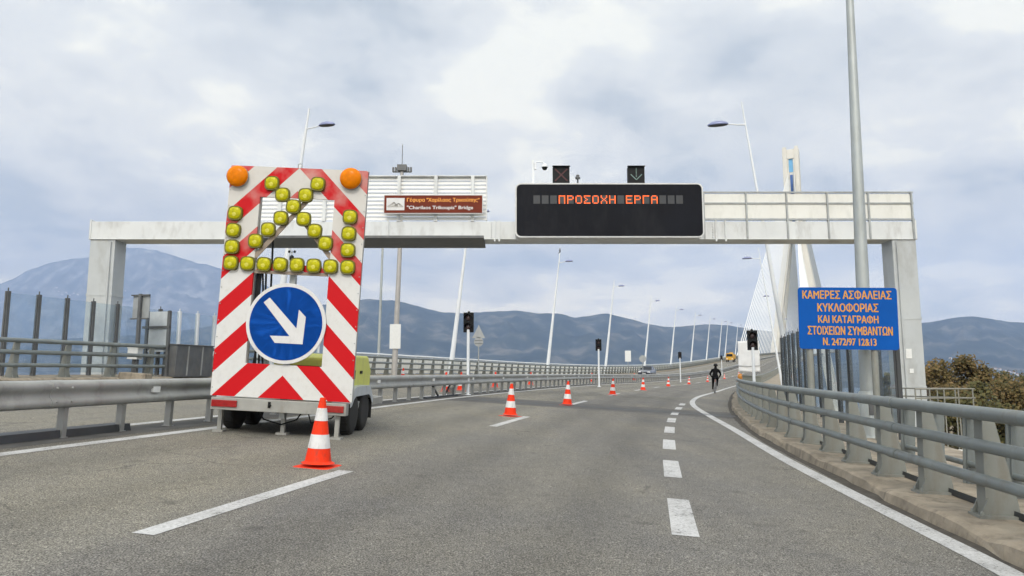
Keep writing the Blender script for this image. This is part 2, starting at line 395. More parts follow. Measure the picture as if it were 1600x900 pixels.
def frame(d, o, h=0.0, yaw=None, upright=False):
    """matrix on the road: x to the right, y along the road (or along yaw), z off the road"""
    p = P(d, o, h)
    f = tan_(d) if yaw is None else Vector((math.sin(yaw), math.cos(yaw), 0))
    if upright:
        z = Vector((0, 0, 1))
    else:
        e = 0.2; zx = (zs(p.x + e, p.y) - zs(p.x - e, p.y)) / (2 * e); zy = (zs(p.x, p.y + e) - zs(p.x, p.y - e)) / (2 * e)
        z = Vector((-zx, -zy, 1)).normalized()
    y = (f - z * f.dot(z)).normalized(); x = y.cross(z)
    m = Matrix((x, y, z)).transposed().to_4x4(); m.translation = p; return m
def steps(d0, d1):
    r = []; d = d0
    while d < d1 - 1e-6:
        r.append(d); d += 1.0 if d > 30 and d < 130 else 0.4 if d <= 30 else 4.0
    r.append(d1); return r
def ribbon(mb, fo, d0, d1, cols):
    """fo(d) -> list of (offset, height) across; sheet along the road"""
    ds = steps(d0, d1); rows = [[P(d, o, h) for o, h in fo(d)] for d in ds]; k = len(rows[0])
    vs = [p for r in rows for p in r]
    fs = [(i * k + j, i * k + j + 1, (i + 1) * k + j + 1, (i + 1) * k + j) for i in range(len(ds) - 1) for j in range(k - 1)]
    mb.add(vs, fs, cols); return mb
def interp(pts, d):
    return hermite([p[0] for p in pts], [p[1] for p in pts], d)
def off(d, X):                     # offset of the point (X, y=d)
    return inv(X, d)

# measured edges as (parameter, offset)
KERB = [(-6, 6.9), (0, 6.42), (6.66, 5.89), (8.96, 5.69), (13.0, 5.4), (15.51, 5.22), (20.78, 5.1), (27.53, 5.15), (40, 5.4), (60, 5.6), (450, 5.6)]
def kerb_o(d): return interp(KERB, d)
REDGE = [(-6, 6.3), (6.4, 5.68), (7.69, 5.57), (10.28, 5.32), (12.4, 5.13), (17.91, 4.74), (22.74, 4.30), (28.13, 3.83), (32.63, 3.66), (38.81, 3.75), (45.88, 4.10), (54.21, 4.4), (75, 4.4), (450, 4.4)]
def redge_o(d): return interp(REDGE, d)
SHORT = [(0, 3.6), (6.56, 3.54), (9.61, 3.46), (12.69, 3.39), (15.81, 3.34), (20.18, 3.3), (28.54, 3.36)]
def short_o(d): return interp(SHORT, d)
LEDGE = [(-30, -3.6), (11, -3.58), (17.8, -3.68), (24, -3.78), (60, -3.6), (700, -3.6)]
DEND = 640.0
OUT_R, OUT_L = 8.3, -15.4
KL = -13.9                           # left kerb

def asphalt():
    m = bpy.data.materials.new('asphalt'); m.use_nodes = True; t = m.node_tree; b = t.nodes['Principled BSDF']
    tcn = t.nodes.new('ShaderNodeTexCoord')
    def nz(scale, detail, rough=0.6, sc=(1, 1, 1), rot=0):
        mp = t.nodes.new('ShaderNodeMapping'); mp.inputs['Scale'].default_value = sc; mp.inputs['Rotation'].default_value = (0, 0, rot)
        L(t, tcn.outputs['Object'], mp.inputs[0])
        n = t.nodes.new('ShaderNodeTexNoise'); n.inputs['Scale'].default_value = scale; n.inputs['Detail'].default_value = detail; n.inputs['Roughness'].default_value = rough
        L(t, mp.outputs[0], n.inputs['Vector']); return n.outputs[0]
    grain = nz(95, 4, 0.75); mid = nz(6, 5); big = nz(0.35, 4); streak = nz(1.0, 4, 0.6, (0.9, 0.06, 1), R(12.5))
    v = t.nodes.new('ShaderNodeTexVoronoi'); v.inputs['Scale'].default_value = 120; L(t, tcn.outputs['Object'], v.inputs['Vector'])
    c = ramp(t, grain, [(0.38, (0.045, 0.044, 0.042)), (0.5, (0.17, 0.167, 0.16)), (0.61, (0.40, 0.393, 0.375))], 'LINEAR')
    chips = ramp(t, v.outputs['Color'], [(0.10, (0.55,) * 3), (0.55, (1.0,) * 3), (0.9, (1.45,) * 3)], 'LINEAR')
    c = mixc(t, 0.8, c, mixc(t, 1.0, c, chips, 'MULTIPLY'))
    c = mixc(t, 1.0, c, ramp(t, mid, [(0.3, (0.9,) * 3), (0.7, (1.08,) * 3)], 'LINEAR'), 'MULTIPLY')
    c = mixc(t, 1.0, c, ramp(t, big, [(0.3, (0.86, 0.87, 0.90)), (0.7, (1.12, 1.09, 1.0))], 'LINEAR'), 'MULTIPLY')
    c = mixc(t, 1.0, c, ramp(t, streak, [(0.32, (0.84, 0.84, 0.85)), (0.68, (1.12, 1.11, 1.07))], 'LINEAR'), 'MULTIPLY')
    la = t.nodes.new('ShaderNodeAttribute'); la.attribute_name = 'lane_offset'; o_ = la.outputs['Fac']
    wob = M(t, 'ADD', o_, M(t, 'MULTIPLY', M(t, 'SUBTRACT', big, .5), .5))
    # older beige surface in the left lane, greyer surface to the right of the dashes
    lane = M(t, 'MULTIPLY', M(t, 'SUBTRACT', 0.06, wob), 4.0, clamp=True)
    c = mixc(t, 1.0, c, mixc(t, lane, (0.885, 0.875, 0.865), (1.00, 0.98, 0.925)), 'MULTIPLY')
    # polished wheel tracks, oily middle of the driven lane, darker band beside the guardrail
    def band(cen, wd, amt):
        g = M(t, 'DIVIDE', M(t, 'SUBTRACT', wob, cen), wd); g = M(t, 'POWER', 2.718, M(t, 'MULTIPLY', M(t, 'MULTIPLY', g, g), -1.0))
        return M(t, 'SUBTRACT', 1.0, M(t, 'MULTIPLY', g, amt))
    k = M(t, 'MULTIPLY', M(t, 'MULTIPLY', band(.95, .38, .20), band(2.65, .38, .20)), M(t, 'MULTIPLY', band(-2.6, .4, .17), band(-1.0, .4, .17)))
    k = M(t, 'MULTIPLY', k, M(t, 'MULTIPLY', band(1.8, .25, .12), band(-3.9, .35, .30)))
    cb = t.nodes.new('ShaderNodeCombineColor')
    for q in range(3): L(t, k, cb.inputs[q])
    c = mixc(t, 1.0, c, cb.outputs[0], 'MULTIPLY')
    # old oil drips and stains
    st = nz(2.3, 3, .5); c = mixc(t, ramp(t, st, [(0.64, (0, 0, 0)), (0.74, (.5,) * 3)], 'LINEAR'), c, (0.06, 0.058, 0.055))
    # hairline cracks
    cv = t.nodes.new('ShaderNodeTexVoronoi'); cv.feature = 'DISTANCE_TO_EDGE'; cv.inputs['Scale'].default_value = .42
    mp = t.nodes.new('ShaderNodeMapping'); dn = t.nodes.new('ShaderNodeVectorMath'); dn.operation = 'ADD'
    n9 = t.nodes.new('ShaderNodeTexNoise'); n9.inputs['Scale'].default_value = 1.3; n9.inputs['Detail'].default_value = 6; L(t, tcn.outputs['Object'], n9.inputs['Vector'])
    L(t, tcn.outputs['Object'], dn.inputs[0]); L(t, n9.outputs['Color'], dn.inputs[1]); L(t, dn.outputs[0], cv.inputs['Vector'])
    ck = M(t, 'MULTIPLY', M(t, 'LESS_THAN', cv.outputs['Distance'], .006), M(t, 'GREATER_THAN', big, .56))
    c = mixc(t, M(t, 'MULTIPLY', ck, .5), c, (0.05, 0.048, 0.045))
    L(t, c, b.inputs['Base Color']); b.inputs['Roughness'].default_value = 0.82; b.inputs['Specular IOR Level'].default_value = 0.35
    bp = t.nodes.new('ShaderNodeBump'); bp.inputs['Strength'].default_value = 0.55; bp.inputs['Distance'].default_value = 0.006
    L(t, grain, bp.inputs['Height']); L(t, bp.outputs[0], b.inputs['Normal']); return m
ASPH = asphalt()
def paint():
    m = bpy.data.materials.new('road_paint'); m.use_nodes = True; t = m.node_tree; b = t.nodes['Principled BSDF']
    tcn = t.nodes.new('ShaderNodeTexCoord'); n = t.nodes.new('ShaderNodeTexNoise'); n.inputs['Scale'].default_value = 38; n.inputs['Detail'].default_value = 8; n.inputs['Roughness'].default_value = 0.75
    n2 = t.nodes.new('ShaderNodeTexNoise'); n2.inputs['Scale'].default_value = 2.2; n2.inputs['Detail'].default_value = 4
    L(t, tcn.outputs['Object'], n.inputs['Vector']); L(t, tcn.outputs['Object'], n2.inputs['Vector'])
    c = ramp(t, n.outputs[0], [(0.34, (0.17, 0.17, 0.165)), (0.44, (0.44, 0.445, 0.45)), (0.6, (0.57, 0.575, 0.58))], 'LINEAR')
    c = mixc(t, 1.0, c, ramp(t, n2.outputs[0], [(0.3, (0.84,) * 3), (0.65, (1.05,) * 3)], 'LINEAR'), 'MULTIPLY')
    n4 = t.nodes.new('ShaderNodeTexNoise'); n4.inputs['Scale'].default_value = 24; n4.inputs['Detail'].default_value = 9; n4.inputs['Roughness'].default_value = 0.8; L(t, tcn.outputs['Object'], n4.inputs['Vector'])
    al = M(t, 'GREATER_THAN', M(t, 'ADD', n4.outputs[0], M(t, 'MULTIPLY', n2.outputs[0], .25)), .525); L(t, al, b.inputs['Alpha'])
    L(t, c, b.inputs['Base Color']); b.inputs['Roughness'].default_value = 0.7; return m
PAINT = paint()
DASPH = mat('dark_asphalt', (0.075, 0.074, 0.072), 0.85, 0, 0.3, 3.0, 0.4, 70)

# ------------------------------------------------------------------ setting: sea, ground, road
sea_m = mat('sea_water', (0.10, 0.14, 0.18), 0.25, 0, 0.1, 0.01, 0.35, 0.25)
mb = MB(); rr = [0, 150, 400, 1000, 3000, 6000, 14000]
vs = [(0, 0, -22)]; fs = []
for r in rr[1:]:
    vs += [(r * math.cos(2 * math.pi * j / 48), r * math.sin(2 * math.pi * j / 48), -22) for j in range(48)]
for j in range(48): fs.append((0, 1 + j, 1 + (j + 1) % 48))
for i in range(len(rr) - 2):
    for j in range(48): fs.append((1 + i * 48 + j, 1 + (i + 1) * 48 + j, 1 + (i + 1) * 48 + (j + 1) % 48, 1 + i * 48 + (j + 1) % 48))
mb.add(vs, fs); tag(mb.build('sea', sea_m), 'grey blue sea around the bridge', kind='structure')

gm = mat('shore_ground', (0.20, 0.16, 0.10), 0.9, 0, 0.35, 0.12, 0.5, 3, dirt=(0.07, 0.075, 0.03), dirt_amt=0.9)
def ground_z(x, y):
    e = max(0, (abs(x - 20) - 110) / 60, (abs(y - 60) - 130) / 60)
    return -9.0 + 1.2 * mnoise.noise((x * .02, y * .02, 0)) - 16 * min(1, e) ** 1.5
mb = MB(); gx = [-170 + 8 * i for i in range(48)]; gy = [-150 + 8 * i for i in range(53)]
mb.add([(x, y, ground_z(x, y)) for y in gy for x in gx], [(j * 48 + i, j * 48 + i + 1, (j + 1) * 48 + i + 1, (j + 1) * 48 + i) for j in range(52) for i in range(47)], True)
tag(mb.build('ground', gm), 'dry ground below the viaduct', kind='structure')

mb = MB(); OS = [OUT_L, -14, -12, -10, -8, -6, -4, -2, 0, 2, 4, 6, OUT_R]
ribbon(mb, lambda d: [(o, 0) for o in OS], -30, DEND, False)
rd = mb.build('road', ASPH, fix=False)
at_ = rd.data.attributes.new('lane_offset', 'FLOAT', 'POINT')
at_.data.foreach_set('value', [OS[i % len(OS)] for i in range(len(rd.data.vertices))])
tag(rd, 'grey asphalt carriageway curving to the right', kind='structure')
mb = MB()
ribbon(mb, lambda d: [(OUT_L, 0.10), (OUT_L - .25, 0.05), (OUT_L - .25, -0.6), (-9, -1.9), (1, -1.9), (OUT_R + .25, -0.6), (OUT_R + .25, 0.05), (OUT_R, 0.10)], -30, DEND, False)
tag(mb.build('viaduct_deck', CONC, fix=False), 'concrete underside and fascia of the viaduct', kind='structure')

def strip(name, fo, d0, d1, m, width, dz=0.004, label=None):
    mb = MB(); ribbon(mb, lambda d: [(fo(d) - width / 2, dz), (fo(d) + width / 2, dz)], d0, d1, False)
    return tag(mb.build(name, m, fix=False), label, kind='structure')
strip('road_edge_line', lambda d: interp(LEDGE, d), -30, DEND, PAINT, .20, label='solid white line beside the median guardrail')
strip('road_edge_line', redge_o, -6, DEND, PAINT, .21, label='solid white line beside the right parapet')
strip('road_edge_line', lambda d: -4.75, -30, DEND, PAINT, .18, label='white edge line of the opposite carriageway')
strip('road_edge_line', lambda d: -12.4, -30, DEND, PAINT, .18, label='far white edge line of the opposite carriageway')
def dashes(name, fo, segs, width, label):
    mb = MB()
    for a, b in segs:
        n = max(2, int((b - a) / 1.0) + 1); ds = [a + (b - a) * i / (n - 1) for i in range(n)]
        vs = [P(d, fo(d) + sgn * width / 2, .004) for d in ds for sgn in (-1, 1)]
        mb.add(vs, [(2 * i, 2 * i + 1, 2 * i + 3, 2 * i + 2) for i in range(n - 1)])
    return tag(mb.build(name, PAINT, fix=False), label, kind='structure')
dashes('lane_dashes', lambda d: 0, [(5.03 + 9.5 * k, 5.03 + 9.5 * k + 3.1) for k in range(-2, 45)], .17, 'white lane dashes under the row of cones')
dashes('lane_dashes', short_o, [(6.56 + 3.1 * k, 6.56 + 3.1 * k + 1.62) for k in range(-2, 8)], .21, 'short white dashes of the merging lane')
dashes('lane_dashes', lambda d: -8.6, [(2 + 9.5 * k, 5 + 9.5 * k) for k in range(0, 40)], .15, 'white lane dashes of the opposite carriageway')
# dark median strip, old patch and expansion joint across the road
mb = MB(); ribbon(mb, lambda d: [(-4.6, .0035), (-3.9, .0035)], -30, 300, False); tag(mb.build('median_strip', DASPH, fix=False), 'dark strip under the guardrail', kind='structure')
mb = MB()
for a, b, m_, z_ in ((22.0, 25.2, DASPH, .002), (23.0, 23.3, DARK, .006), (23.5, 23.65, DARK, .006)):
    mb.use(m_)
    oo = [-3.6, -1, 1, 3, 5.05]
    vs = [P(a, o, z_) for o in oo] + [P(b, o, z_) for o in oo]
    mb.add(vs, [(i, i + 1, i + 6, i + 5) for i in range(4)])
EJM = mat('old_patch', (0.09, 0.088, 0.085), 0.85, 0, 0.25, 3.0, 0.4, 70)
mb.mats[0] = EJM
tag(mb.build('road_joint', fix=False), 'dark expansion joint across the road', kind='structure')

# kerbs with walkway behind the parapets
mb = MB()
def kr(d):
    k = kerb_o(d); sg_ = math.floor(d / 2.4); e = .045 * mnoise.noise((d * 1.7, 0, 3)) + (.11 * mnoise.noise((sg_ * 7.3, 1, 2)) if d < 60 else 0); h = .02 * mnoise.noise((d * 2.3, 1, 0)) + (.045 * mnoise.noise((sg_ * 3.1, 5, 1)) if d < 60 else 0) - (.05 if (d / 2.4 - sg_) < .02 else 0)
    return [(k + e, 0.001), (k + .025 + e, .10 + h), (k + .06 + e, .125 + h), (k + .5, .135), (k + 1.0, .14), (OUT_R, .14), (OUT_R + .1, 0)]
ribbon(mb, kr, -6, DEND, False)
tag(mb.build('kerb', CONC, fix=False), 'worn concrete kerb under the right parapet', kind='structure')
mb = MB()
ribbon(mb, lambda d: [(OUT_L - .1, 0), (OUT_L, .16), (KL - .06, .15), (KL, .11), (KL + .02, .001)], -30, DEND, False)
tag(mb.build('kerb', CONC, fix=False), 'concrete kerb under the left parapet', kind='structure')
# dark gutter with grit along the right kerb
mb = MB(); ribbon(mb, lambda d: [(kerb_o(d) - .14 + .05 * mnoise.noise((d * 2, 5, 0)), .002), (kerb_o(d) + .04, .002)], -6, 60, False)
tag(mb.build('gutter', mat('gutter_dirt', (0.065, 0.058, 0.05), 0.9, 0, 0.4, 8, 0.6, 60), fix=False), 'dirt along the right kerb', kind='structure')

# ------------------------------------------------------------------ mountains
hill_m = bpy.data.materials.new('mountain'); hill_m.use_nodes = True
t = hill_m.node_tree; b = t.nodes['Principled BSDF']; b.inputs['Roughness'].default_value = 0.95; b.inputs['Specular IOR Level'].default_value = 0.1
tcn = t.nodes.new('ShaderNodeTexCoord'); n = t.nodes.new('ShaderNodeTexNoise'); n.inputs['Scale'].default_value = .0032; n.inputs['Detail'].default_value = 9; n.inputs['Roughness'].default_value = 0.62
L(t, tcn.outputs['Object'], n.inputs['Vector'])
L(t, ramp(t, n.outputs[0], [(0.40, (0.015, 0.026, 0.020)), (0.52, (0.04, 0.05, 0.038)), (0.66, (0.15, 0.14, 0.115))], 'LINEAR'), b.inputs['Base Color'])
hill_p = hill_m.copy(); hill_p.name = 'hazed_limestone'  # limestone tones lightened to stand in for haze and low cloud
for nd in hill_p.node_tree.nodes:
    if nd.type == 'VALTORGB':
        for e_, c_ in zip(nd.color_ramp.elements, ((.09, .095, .08), (.16, .155, .14), (.34, .33, .31))): e_.color = (*c_, 1)
def mountain(name, label, prof, D, depth, p0, p1, seed, rough):
    mb = MB(); cols = []; px = p0
    while px <= p1: cols.append(px); px += 7
    TR = 44; vs = []
    for px in cols:
        py = hermite([p[0] for p in prof], [p[1] for p in prof], px)
        ridge = at(px, py, D); dirv = Vector((ridge.x / D, 1, 0))
        H = ridge.z + 22
        for k in range(TR):
            tt = k / (TR - 9.0)
            if tt <= 1:
                y = D - depth * (1 - tt); h = H * (0.10 * tt + 0.90 * tt ** 1.35)
                q = (px * .012 + seed, tt * 3.2 + seed, seed)
                rg = 1 - abs(mnoise.fractal(q, 1.0, 2.1, 5)) * 1.6
                h *= 1 + rough * (rg - .55) * math.sin(math.pi * min(1, tt)) ** .7
                h += H * .012 * mnoise.fractal((px * .06, tt * 9, seed), 1.0, 2.0, 4) * tt
            else:
                y = D + (tt - 1) * depth * 1.2; h = H * max(0.0, 1 - (tt - 1) * 3.2)
            vs.append((dirv.x * y, y, -24 + h))
    fs = [(i * TR + k, (i + 1) * TR + k, (i + 1) * TR + k + 1, i * TR + k + 1) for i in range(len(cols) - 1) for k in range(TR - 1)]
    mb.add(vs, fs, True); o = mb.build(name, hill_m, fix=False); tag(o, label, kind='structure'); return o
RA = [(-700, 520), (-200, 520), (0, 530), (250, 520), (420, 492), (520, 474), (575, 468), (620, 470), (650, 478), (700, 488), (760, 487), (800, 485), (840, 489), (880, 491), (900, 496), (930, 491), (950, 490), (980, 497), (1020, 507), (1050, 511), (1080, 508), (1110, 506), (1150, 510), (1200, 517), (1300, 515), (1435, 505), (1470, 500), (1500, 495), (1530, 495), (1560, 500), (1600, 504), (1800, 500), (2300, 520)]
hillA = mountain('mountain', 'dark blue ridge across the water', RA, 8200, 3600, -600, 2300, 3.3, .30)
RB = [(-700, 470), (-200, 462), (0, 443), (50, 420), (100, 406), (140, 401), (180, 389), (215, 387), (260, 396), (300, 408), (340, 418), (400, 440), (480, 470), (560, 500), (700, 520), (900, 540)]
hillB = mountain('mountain', 'tall limestone mountain coloured pale for haze beyond the water', RB, 15500, 4200, -700, 900, 9.1, .22)
hillB.data.materials.clear(); hillB.data.materials.append(hill_p)
# low headland across the bay on the right
mb = MB(); vs = []; nx = 60
for i in range(nx + 1):
    x = 1130 + i * 22
    e = min(1, i / 9)
    for k, (y, h) in enumerate(((1580, 0), (1600, 3.5), (1640, 7), (1720, 10), (1800, 0))):
        vs.append((x, y + 25 * mnoise.noise((x * .01, 3, 0)), -22.5 + e * (h + (3 * mnoise.noise((x * .02, k, 0)) if 0 < k < 4 else 0))))
mb.add(vs, [(i * 5 + k, (i + 1) * 5 + k, (i + 1) * 5 + k + 1, i * 5 + k + 1) for i in range(nx) for k in range(4)], True)
headland = mb.build('headland', gm, fix=False); tag(headland, 'low headland across the bay', kind='structure')
# haze
mb = MB(); mb.box((0, 4000, 1530 - 14), (38000, 28500, 3090)); hz = mb.build('haze')
hm = bpy.data.materials.new('haze_air'); hm.use_nodes = True; t = hm.node_tree; t.nodes.clear()
ho = t.nodes.new('ShaderNodeOutputMaterial'); hv = t.nodes.new('ShaderNodeVolumePrincipled')
hv.inputs['Color'].default_value = (0.405, 0.545, 0.855, 1); hv.inputs['Density'].default_value = 9.0e-5; hv.inputs['Anisotropy'].default_value = 0.1
L(t, hv.outputs[0], ho.inputs['Volume']); hz.data.materials.append(hm); tag(hz, 'thin blue haze over the water', kind='stuff')

# ------------------------------------------------------------------ distant houses
bpy.context.view_layer.update()
def hit(o, px, py):
    dg = bpy.context.evaluated_depsgraph_get()
    bv = hit.c.setdefault(o.name, BVHTree.FromObject(o, dg))
    a = Vector((0, 0, EYE)); dr = (at(px, py, 100) - a).normalized()
    return bv.ray_cast(a, dr)[0]
hit.c = {}
def house(p, wd, dp, ht, wall, label, group, yaw):
    h = empty('house', label, 'house', Matrix.Translation(p) @ Matrix.Rotation(yaw, 4, 'Z'), group)
    mb = MB(); mb.bb(-wd / 2, wd / 2, -dp / 2, dp / 2, -4, ht); mb.build('wall', wall, h)
    mb = MB(); e = .5
    mb.prism([(-wd / 2 - e, ht), (wd / 2 + e, ht), (0, ht + wd * .22)], Matrix.Translation((0, -dp / 2 - e, 0)), dp + 2 * e); mb.build('roof', ROOFT, h)
vill = [(1485, 561), (1562, 578), (1570, 580), (1578, 582), (1584, 584), (1590, 587), (1594, 592), (1598, 594), (1556, 577), (1576, 588)]
for px, py in vill:
    p = hit(hillA, px, py)
    if p: house(p, random.uniform(14, 30), random.uniform(12, 18), random.uniform(7, 13), HOUSEW, 'tiny white house in the village on the far right hillside', 'white houses on the right hillside', random.uniform(0, 3))
for px, py in [(92, 456), (98, 461), (104, 458), (110, 462), (116, 459), (122, 461), (190, 457), (196, 455), (88, 450)]:
    p = hit(hillB, px, py)
    if p: house(p, random.uniform(30, 55), random.uniform(25, 38), random.uniform(10, 19), HOUSEW, 'tiny pale house of the village on the tall left mountain', 'pale houses on the left mountain', random.uniform(0, 3))
for i, (px, sz, mt_) in enumerate([(1568, 12, HOUSEO), (1576, 15, HOUSEW), (1584, 11, HOUSEW), (1590, 9, HOUSEO), (1597, 14, HOUSEW)]):
    x = (px - 800) / 1155 * 1640
    house(Vector((x, 1640, -15.5)), sz, 9, 6, mt_, 'white house with red roof on the low headland by the sea' if mt_ is HOUSEW else 'ochre house with red roof on the low headland by the sea', 'houses on the headland', random.uniform(-.4, .4))

# ------------------------------------------------------------------ cable stayed bridge
AXO = -4.2; TD = 430.0
br = empty('cable_stayed_bridge', 'white cable stayed bridge with one tall concrete pylon and fans of stays', 'bridge', frame(TD, AXO, 0, upright=True))
zd = P(TD, AXO).z
top = 123.0; jn = 68.0
def taper(mb, a, b, wa, wb):
    a, b = Vector(a), Vector(b)
    vs = [a + Vector((sx * wa, sy * wa, 0)) for sx, sy in ((-1, -1), (1, -1), (1, 1), (-1, 1))] + [b + Vector((sx * wb, sy * wb, 0)) for sx, sy in ((-1, -1), (1, -1), (1, 1), (-1, 1))]
    return mb.add(vs, [(0, 3, 2, 1), (4, 5, 6, 7), (0, 1, 5, 4), (1, 2, 6, 5), (2, 3, 7, 6), (3, 0, 4, 7)])
for sx in (-1, 1):
    for sy in (-1, 1):
        taper(MB(), (sx * 19.5, sy * 19.5, -45), (sx * 3.1, sy * 3.1, jn + 4), 2.1, 1.9).build('leg', PYLON, br, .25)
mb = MB()
for sx in (-1, 1):
    mb.bb(sx * 2.1 if sx > 0 else -4.6, 4.6 if sx > 0 else -2.1, -4.4, 4.4, jn, top)
mb.bb(-2.1, 2.1, -4.2, 4.2, top - 6, top - .1)
for sx in (-1, 1): mb.bb(*sorted((sx * 1.2, sx * 2.1)), -4.0, 4.0, top - 18, top - 6)
mb.build('head', PYLON, br, .2)
mb = MB(); mb.bb(-2.08, 2.08, -3.2, 3.2, jn, top - 18.05); mb.bb(-1.15, 1.15, -3.0, 3.0, top - 18.05, top - 14); mb.build('core', mat('core_white', (.7, .7, .68), .6), br)
mb = MB(); mb.bb(-.75, .75, -3.45, -3.2, jn + 6, top - 15.8); mb.build('ladder_strip', COREB, br)
mb = MB(); mb.bb(-1.18, 1.18, -3.3, 3.2, top - 14, top - 6.05); mb.build('core_window', COREL, br)
mb = MB()
for sx in (-1, 1):
    for sy in (-1, 1): mb.bb(sx * 3.4 - 1, sx * 3.4 + 1, sy * 3.2 - 1, sy * 3.2 + 1, top, top + 1.6)
mb.build('crown', PYLON, br)
inv_br = br.matrix_world.inverted()
for side in (-1, 1):
    for k in range(23):
        u = (k + 1.6) / 24
        za = jn + 6 + (top - jn - 20) * u
        for sgn in (-1, 1):
            dist = 14 + 140 * u
            dd = TD + sgn * dist
            if dd > DEND - 12: continue
            q = inv_br @ P(dd, AXO + side * 12.2, 0.4)
            MB().tube([(side * 1.6, sgn * 3.3, za), q], .16, 6).build('stay_cable', CABLE, br)
# far lower deck fascia (white) seen edge on
mb = MB(); MI = br.matrix_world.inverted()
for o in (OUT_L - .3, OUT_R + .3):
    pass

# ------------------------------------------------------------------ parapets, guardrail, screens
def rail_profile(mb, fo, prof, d0, d1, smooth=True):
    """closed profile [(do, dh)] swept along offset fo(d)"""
    ds = steps(d0, d1); k = len(prof)
    vs = [P(d, fo(d) + a, h) for d in ds for a, h in prof]
    fs = [(i * k + j, i * k + (j + 1) % k, (i + 1) * k + (j + 1) % k, (i + 1) * k + j) for i in range(len(ds) - 1) for j in range(k)]
    mb.add(vs, fs, smooth); mb.add(vs[:k], [tuple(range(k))]); mb.add(vs[-k:], [tuple(range(k))]); return mb
def oval(cx, cz, rx, rz, n=12): return [(cx + rx * math.cos(2 * math.pi * j / n), cz + rz * math.sin(2 * math.pi * j / n)) for j in range(n)]

def parapet(root, fo, side, d0, d1, base, spacing, rails, first, hh=0.96):
    """side = +1: walkway lies on +offset side. rails: (height above road, radius)"""
    for h, r in rails:
        mb = MB(); rail_profile(mb, fo, oval(0, h, r * 1.0, r), d0, d1)
        for k in range(14): rail_profile(mb, fo, oval(0, h, r + .006, r + .006), max(d0, -1) + .6 + 5.0 * k, max(d0, -1) + .85 + 5.0 * k)
        mb.build('rail', RAILP, root)
    # post: upright flange behind the rails and a web that widens towards its foot
    m = MB(); s = side; z0 = base
    web = [(.05, z0), (.34, z0), (.32, z0 + .12), (.15, hh - .02), (.05, hh)]
    mt_ = Matrix.Translation((0, -.035, 0))
    m.prism([(s * x, z) for x, z in web], mt_, .07)
    m.bb(*sorted((s * .035, s * .06)), -.075, .075, z0, hh + .01)
    m.bb(*sorted((s * -.03, s * .38)), -.11, .11, z0 - .012, z0 + .016)
    for yy in (-.085, .085):
        for xx in (.0, .33): m.lathe([(.018, 0), (.018, .03), (.001, .035)], 6, (s * xx, yy, z0 + .014))
    # gussets by the flange
    m.prism([(s * -.02, z0), (s * .05, z0), (s * .05, z0 + .16)], Matrix.Translation((0, -.09, 0)), .015)
    m.prism([(s * -.02, z0), (s * .05, z0), (s * .05, z0 + .16)], Matrix.Translation((0, .075, 0)), .015)
    me = m.mesh('post'); me.materials.clear(); me.materials.append(POSTP)
    for p in me.polygons: p.material_index = 0
    ri = root.matrix_world.inverted(); cnt = 0; dd = first
    rest = MB()
    while dd < d1:
        mw = frame(dd, fo(dd), 0, upright=False)
        # align across the rail's own direction
        tdir = (P(dd + .3, fo(dd + .3)) - P(dd - .3, fo(dd - .3))); tdir.z = 0; tdir.normalize()
        zax = mw.col[2].to_3d(); y = (tdir - zax * tdir.dot(zax)).normalized(); x = y.cross(zax)
        mm = Matrix((x, y, Vector((0, 0, 1)))).transposed().to_4x4(); mm.translation = mw.translation
        if cnt < 100:
            o = bpy.data.objects.new('post', me); COL.objects.link(o); o.parent = root; o.matrix_local = ri @ mm
        else:
            vs = [mm @ v.co for v in me.vertices]; rest.add(vs, [tuple(p.vertices) for p in me.polygons])
        cnt += 1; dd += spacing / math.hypot(1, slope(dd))
    if rest.v: tag(rest.build('posts', POSTP, root), 'far row of posts too small to tell apart', kind='stuff')

pr = empty('bridge_parapet', 'grey steel parapet with three rails and wedge posts along the near right kerb', 'parapet')
parapet(pr, lambda d: kerb_o(d) + .28, 1, -5.5, 420, .135, 1.26, [(1.03, .060), (.752, .055), (.46, .052)], -1.98, 1.01)
mb = MB(); rail_profile(mb, lambda d: kerb_o(d) + .28 + .30, [(-.02, .14), (.06, .14), (.06, .155), (-.01, .20)], -5, 30, False); mb.build('toe_plate', DARK, pr)
pl = empty('bridge_parapet', 'grey three rail steel parapet on the far side of the opposite carriageway', 'parapet')
parapet(pl, lambda d: KL - .28, -1, 4, 500, .15, 1.7, [(1.18, .066), (.86, .062), (.50, .056)], 12.0, 1.13)

# second railing behind the near right parapet
def fence_rail(root, fo, d0, d1, rails, mat_):
    for h, r in rails:
        mb = MB(); rail_profile(mb, fo, oval(0, h, r, r, 8), d0, d1); mb.build('rail', mat_, root)
wr = empty('walkway_railing', 'low grey railing on the outer deck edge behind the near right parapet', 'railing')
wo_ = lambda d: kerb_o(d) + 1.22
fence_rail(wr, wo_, -2, 13.0, [(.92, .040), (.36, .035)], RAILP)
m = MB(); m.bb(-.055, .055, -.03, .03, .12, .92); m.bb(-.09, .09, -.012, .012, .12, .92); me = m.mesh('post'); me.materials.clear(); me.materials.append(RAILP)
dd = 3.5
while dd < 13:
    o = bpy.data.objects.new('post', me); COL.objects.link(o); o.parent = wr; o.matrix_world = frame(dd, wo_(dd), 0); dd += .95
# small red reflector on that railing
mb = MB(); mb.bb(-.07, .07, -.015, .015, -.05, .05)
o = mb.build('reflector', PINK, wr, .006); o.matrix_world = frame(7.0, wo_(7.0) - .05, .42)

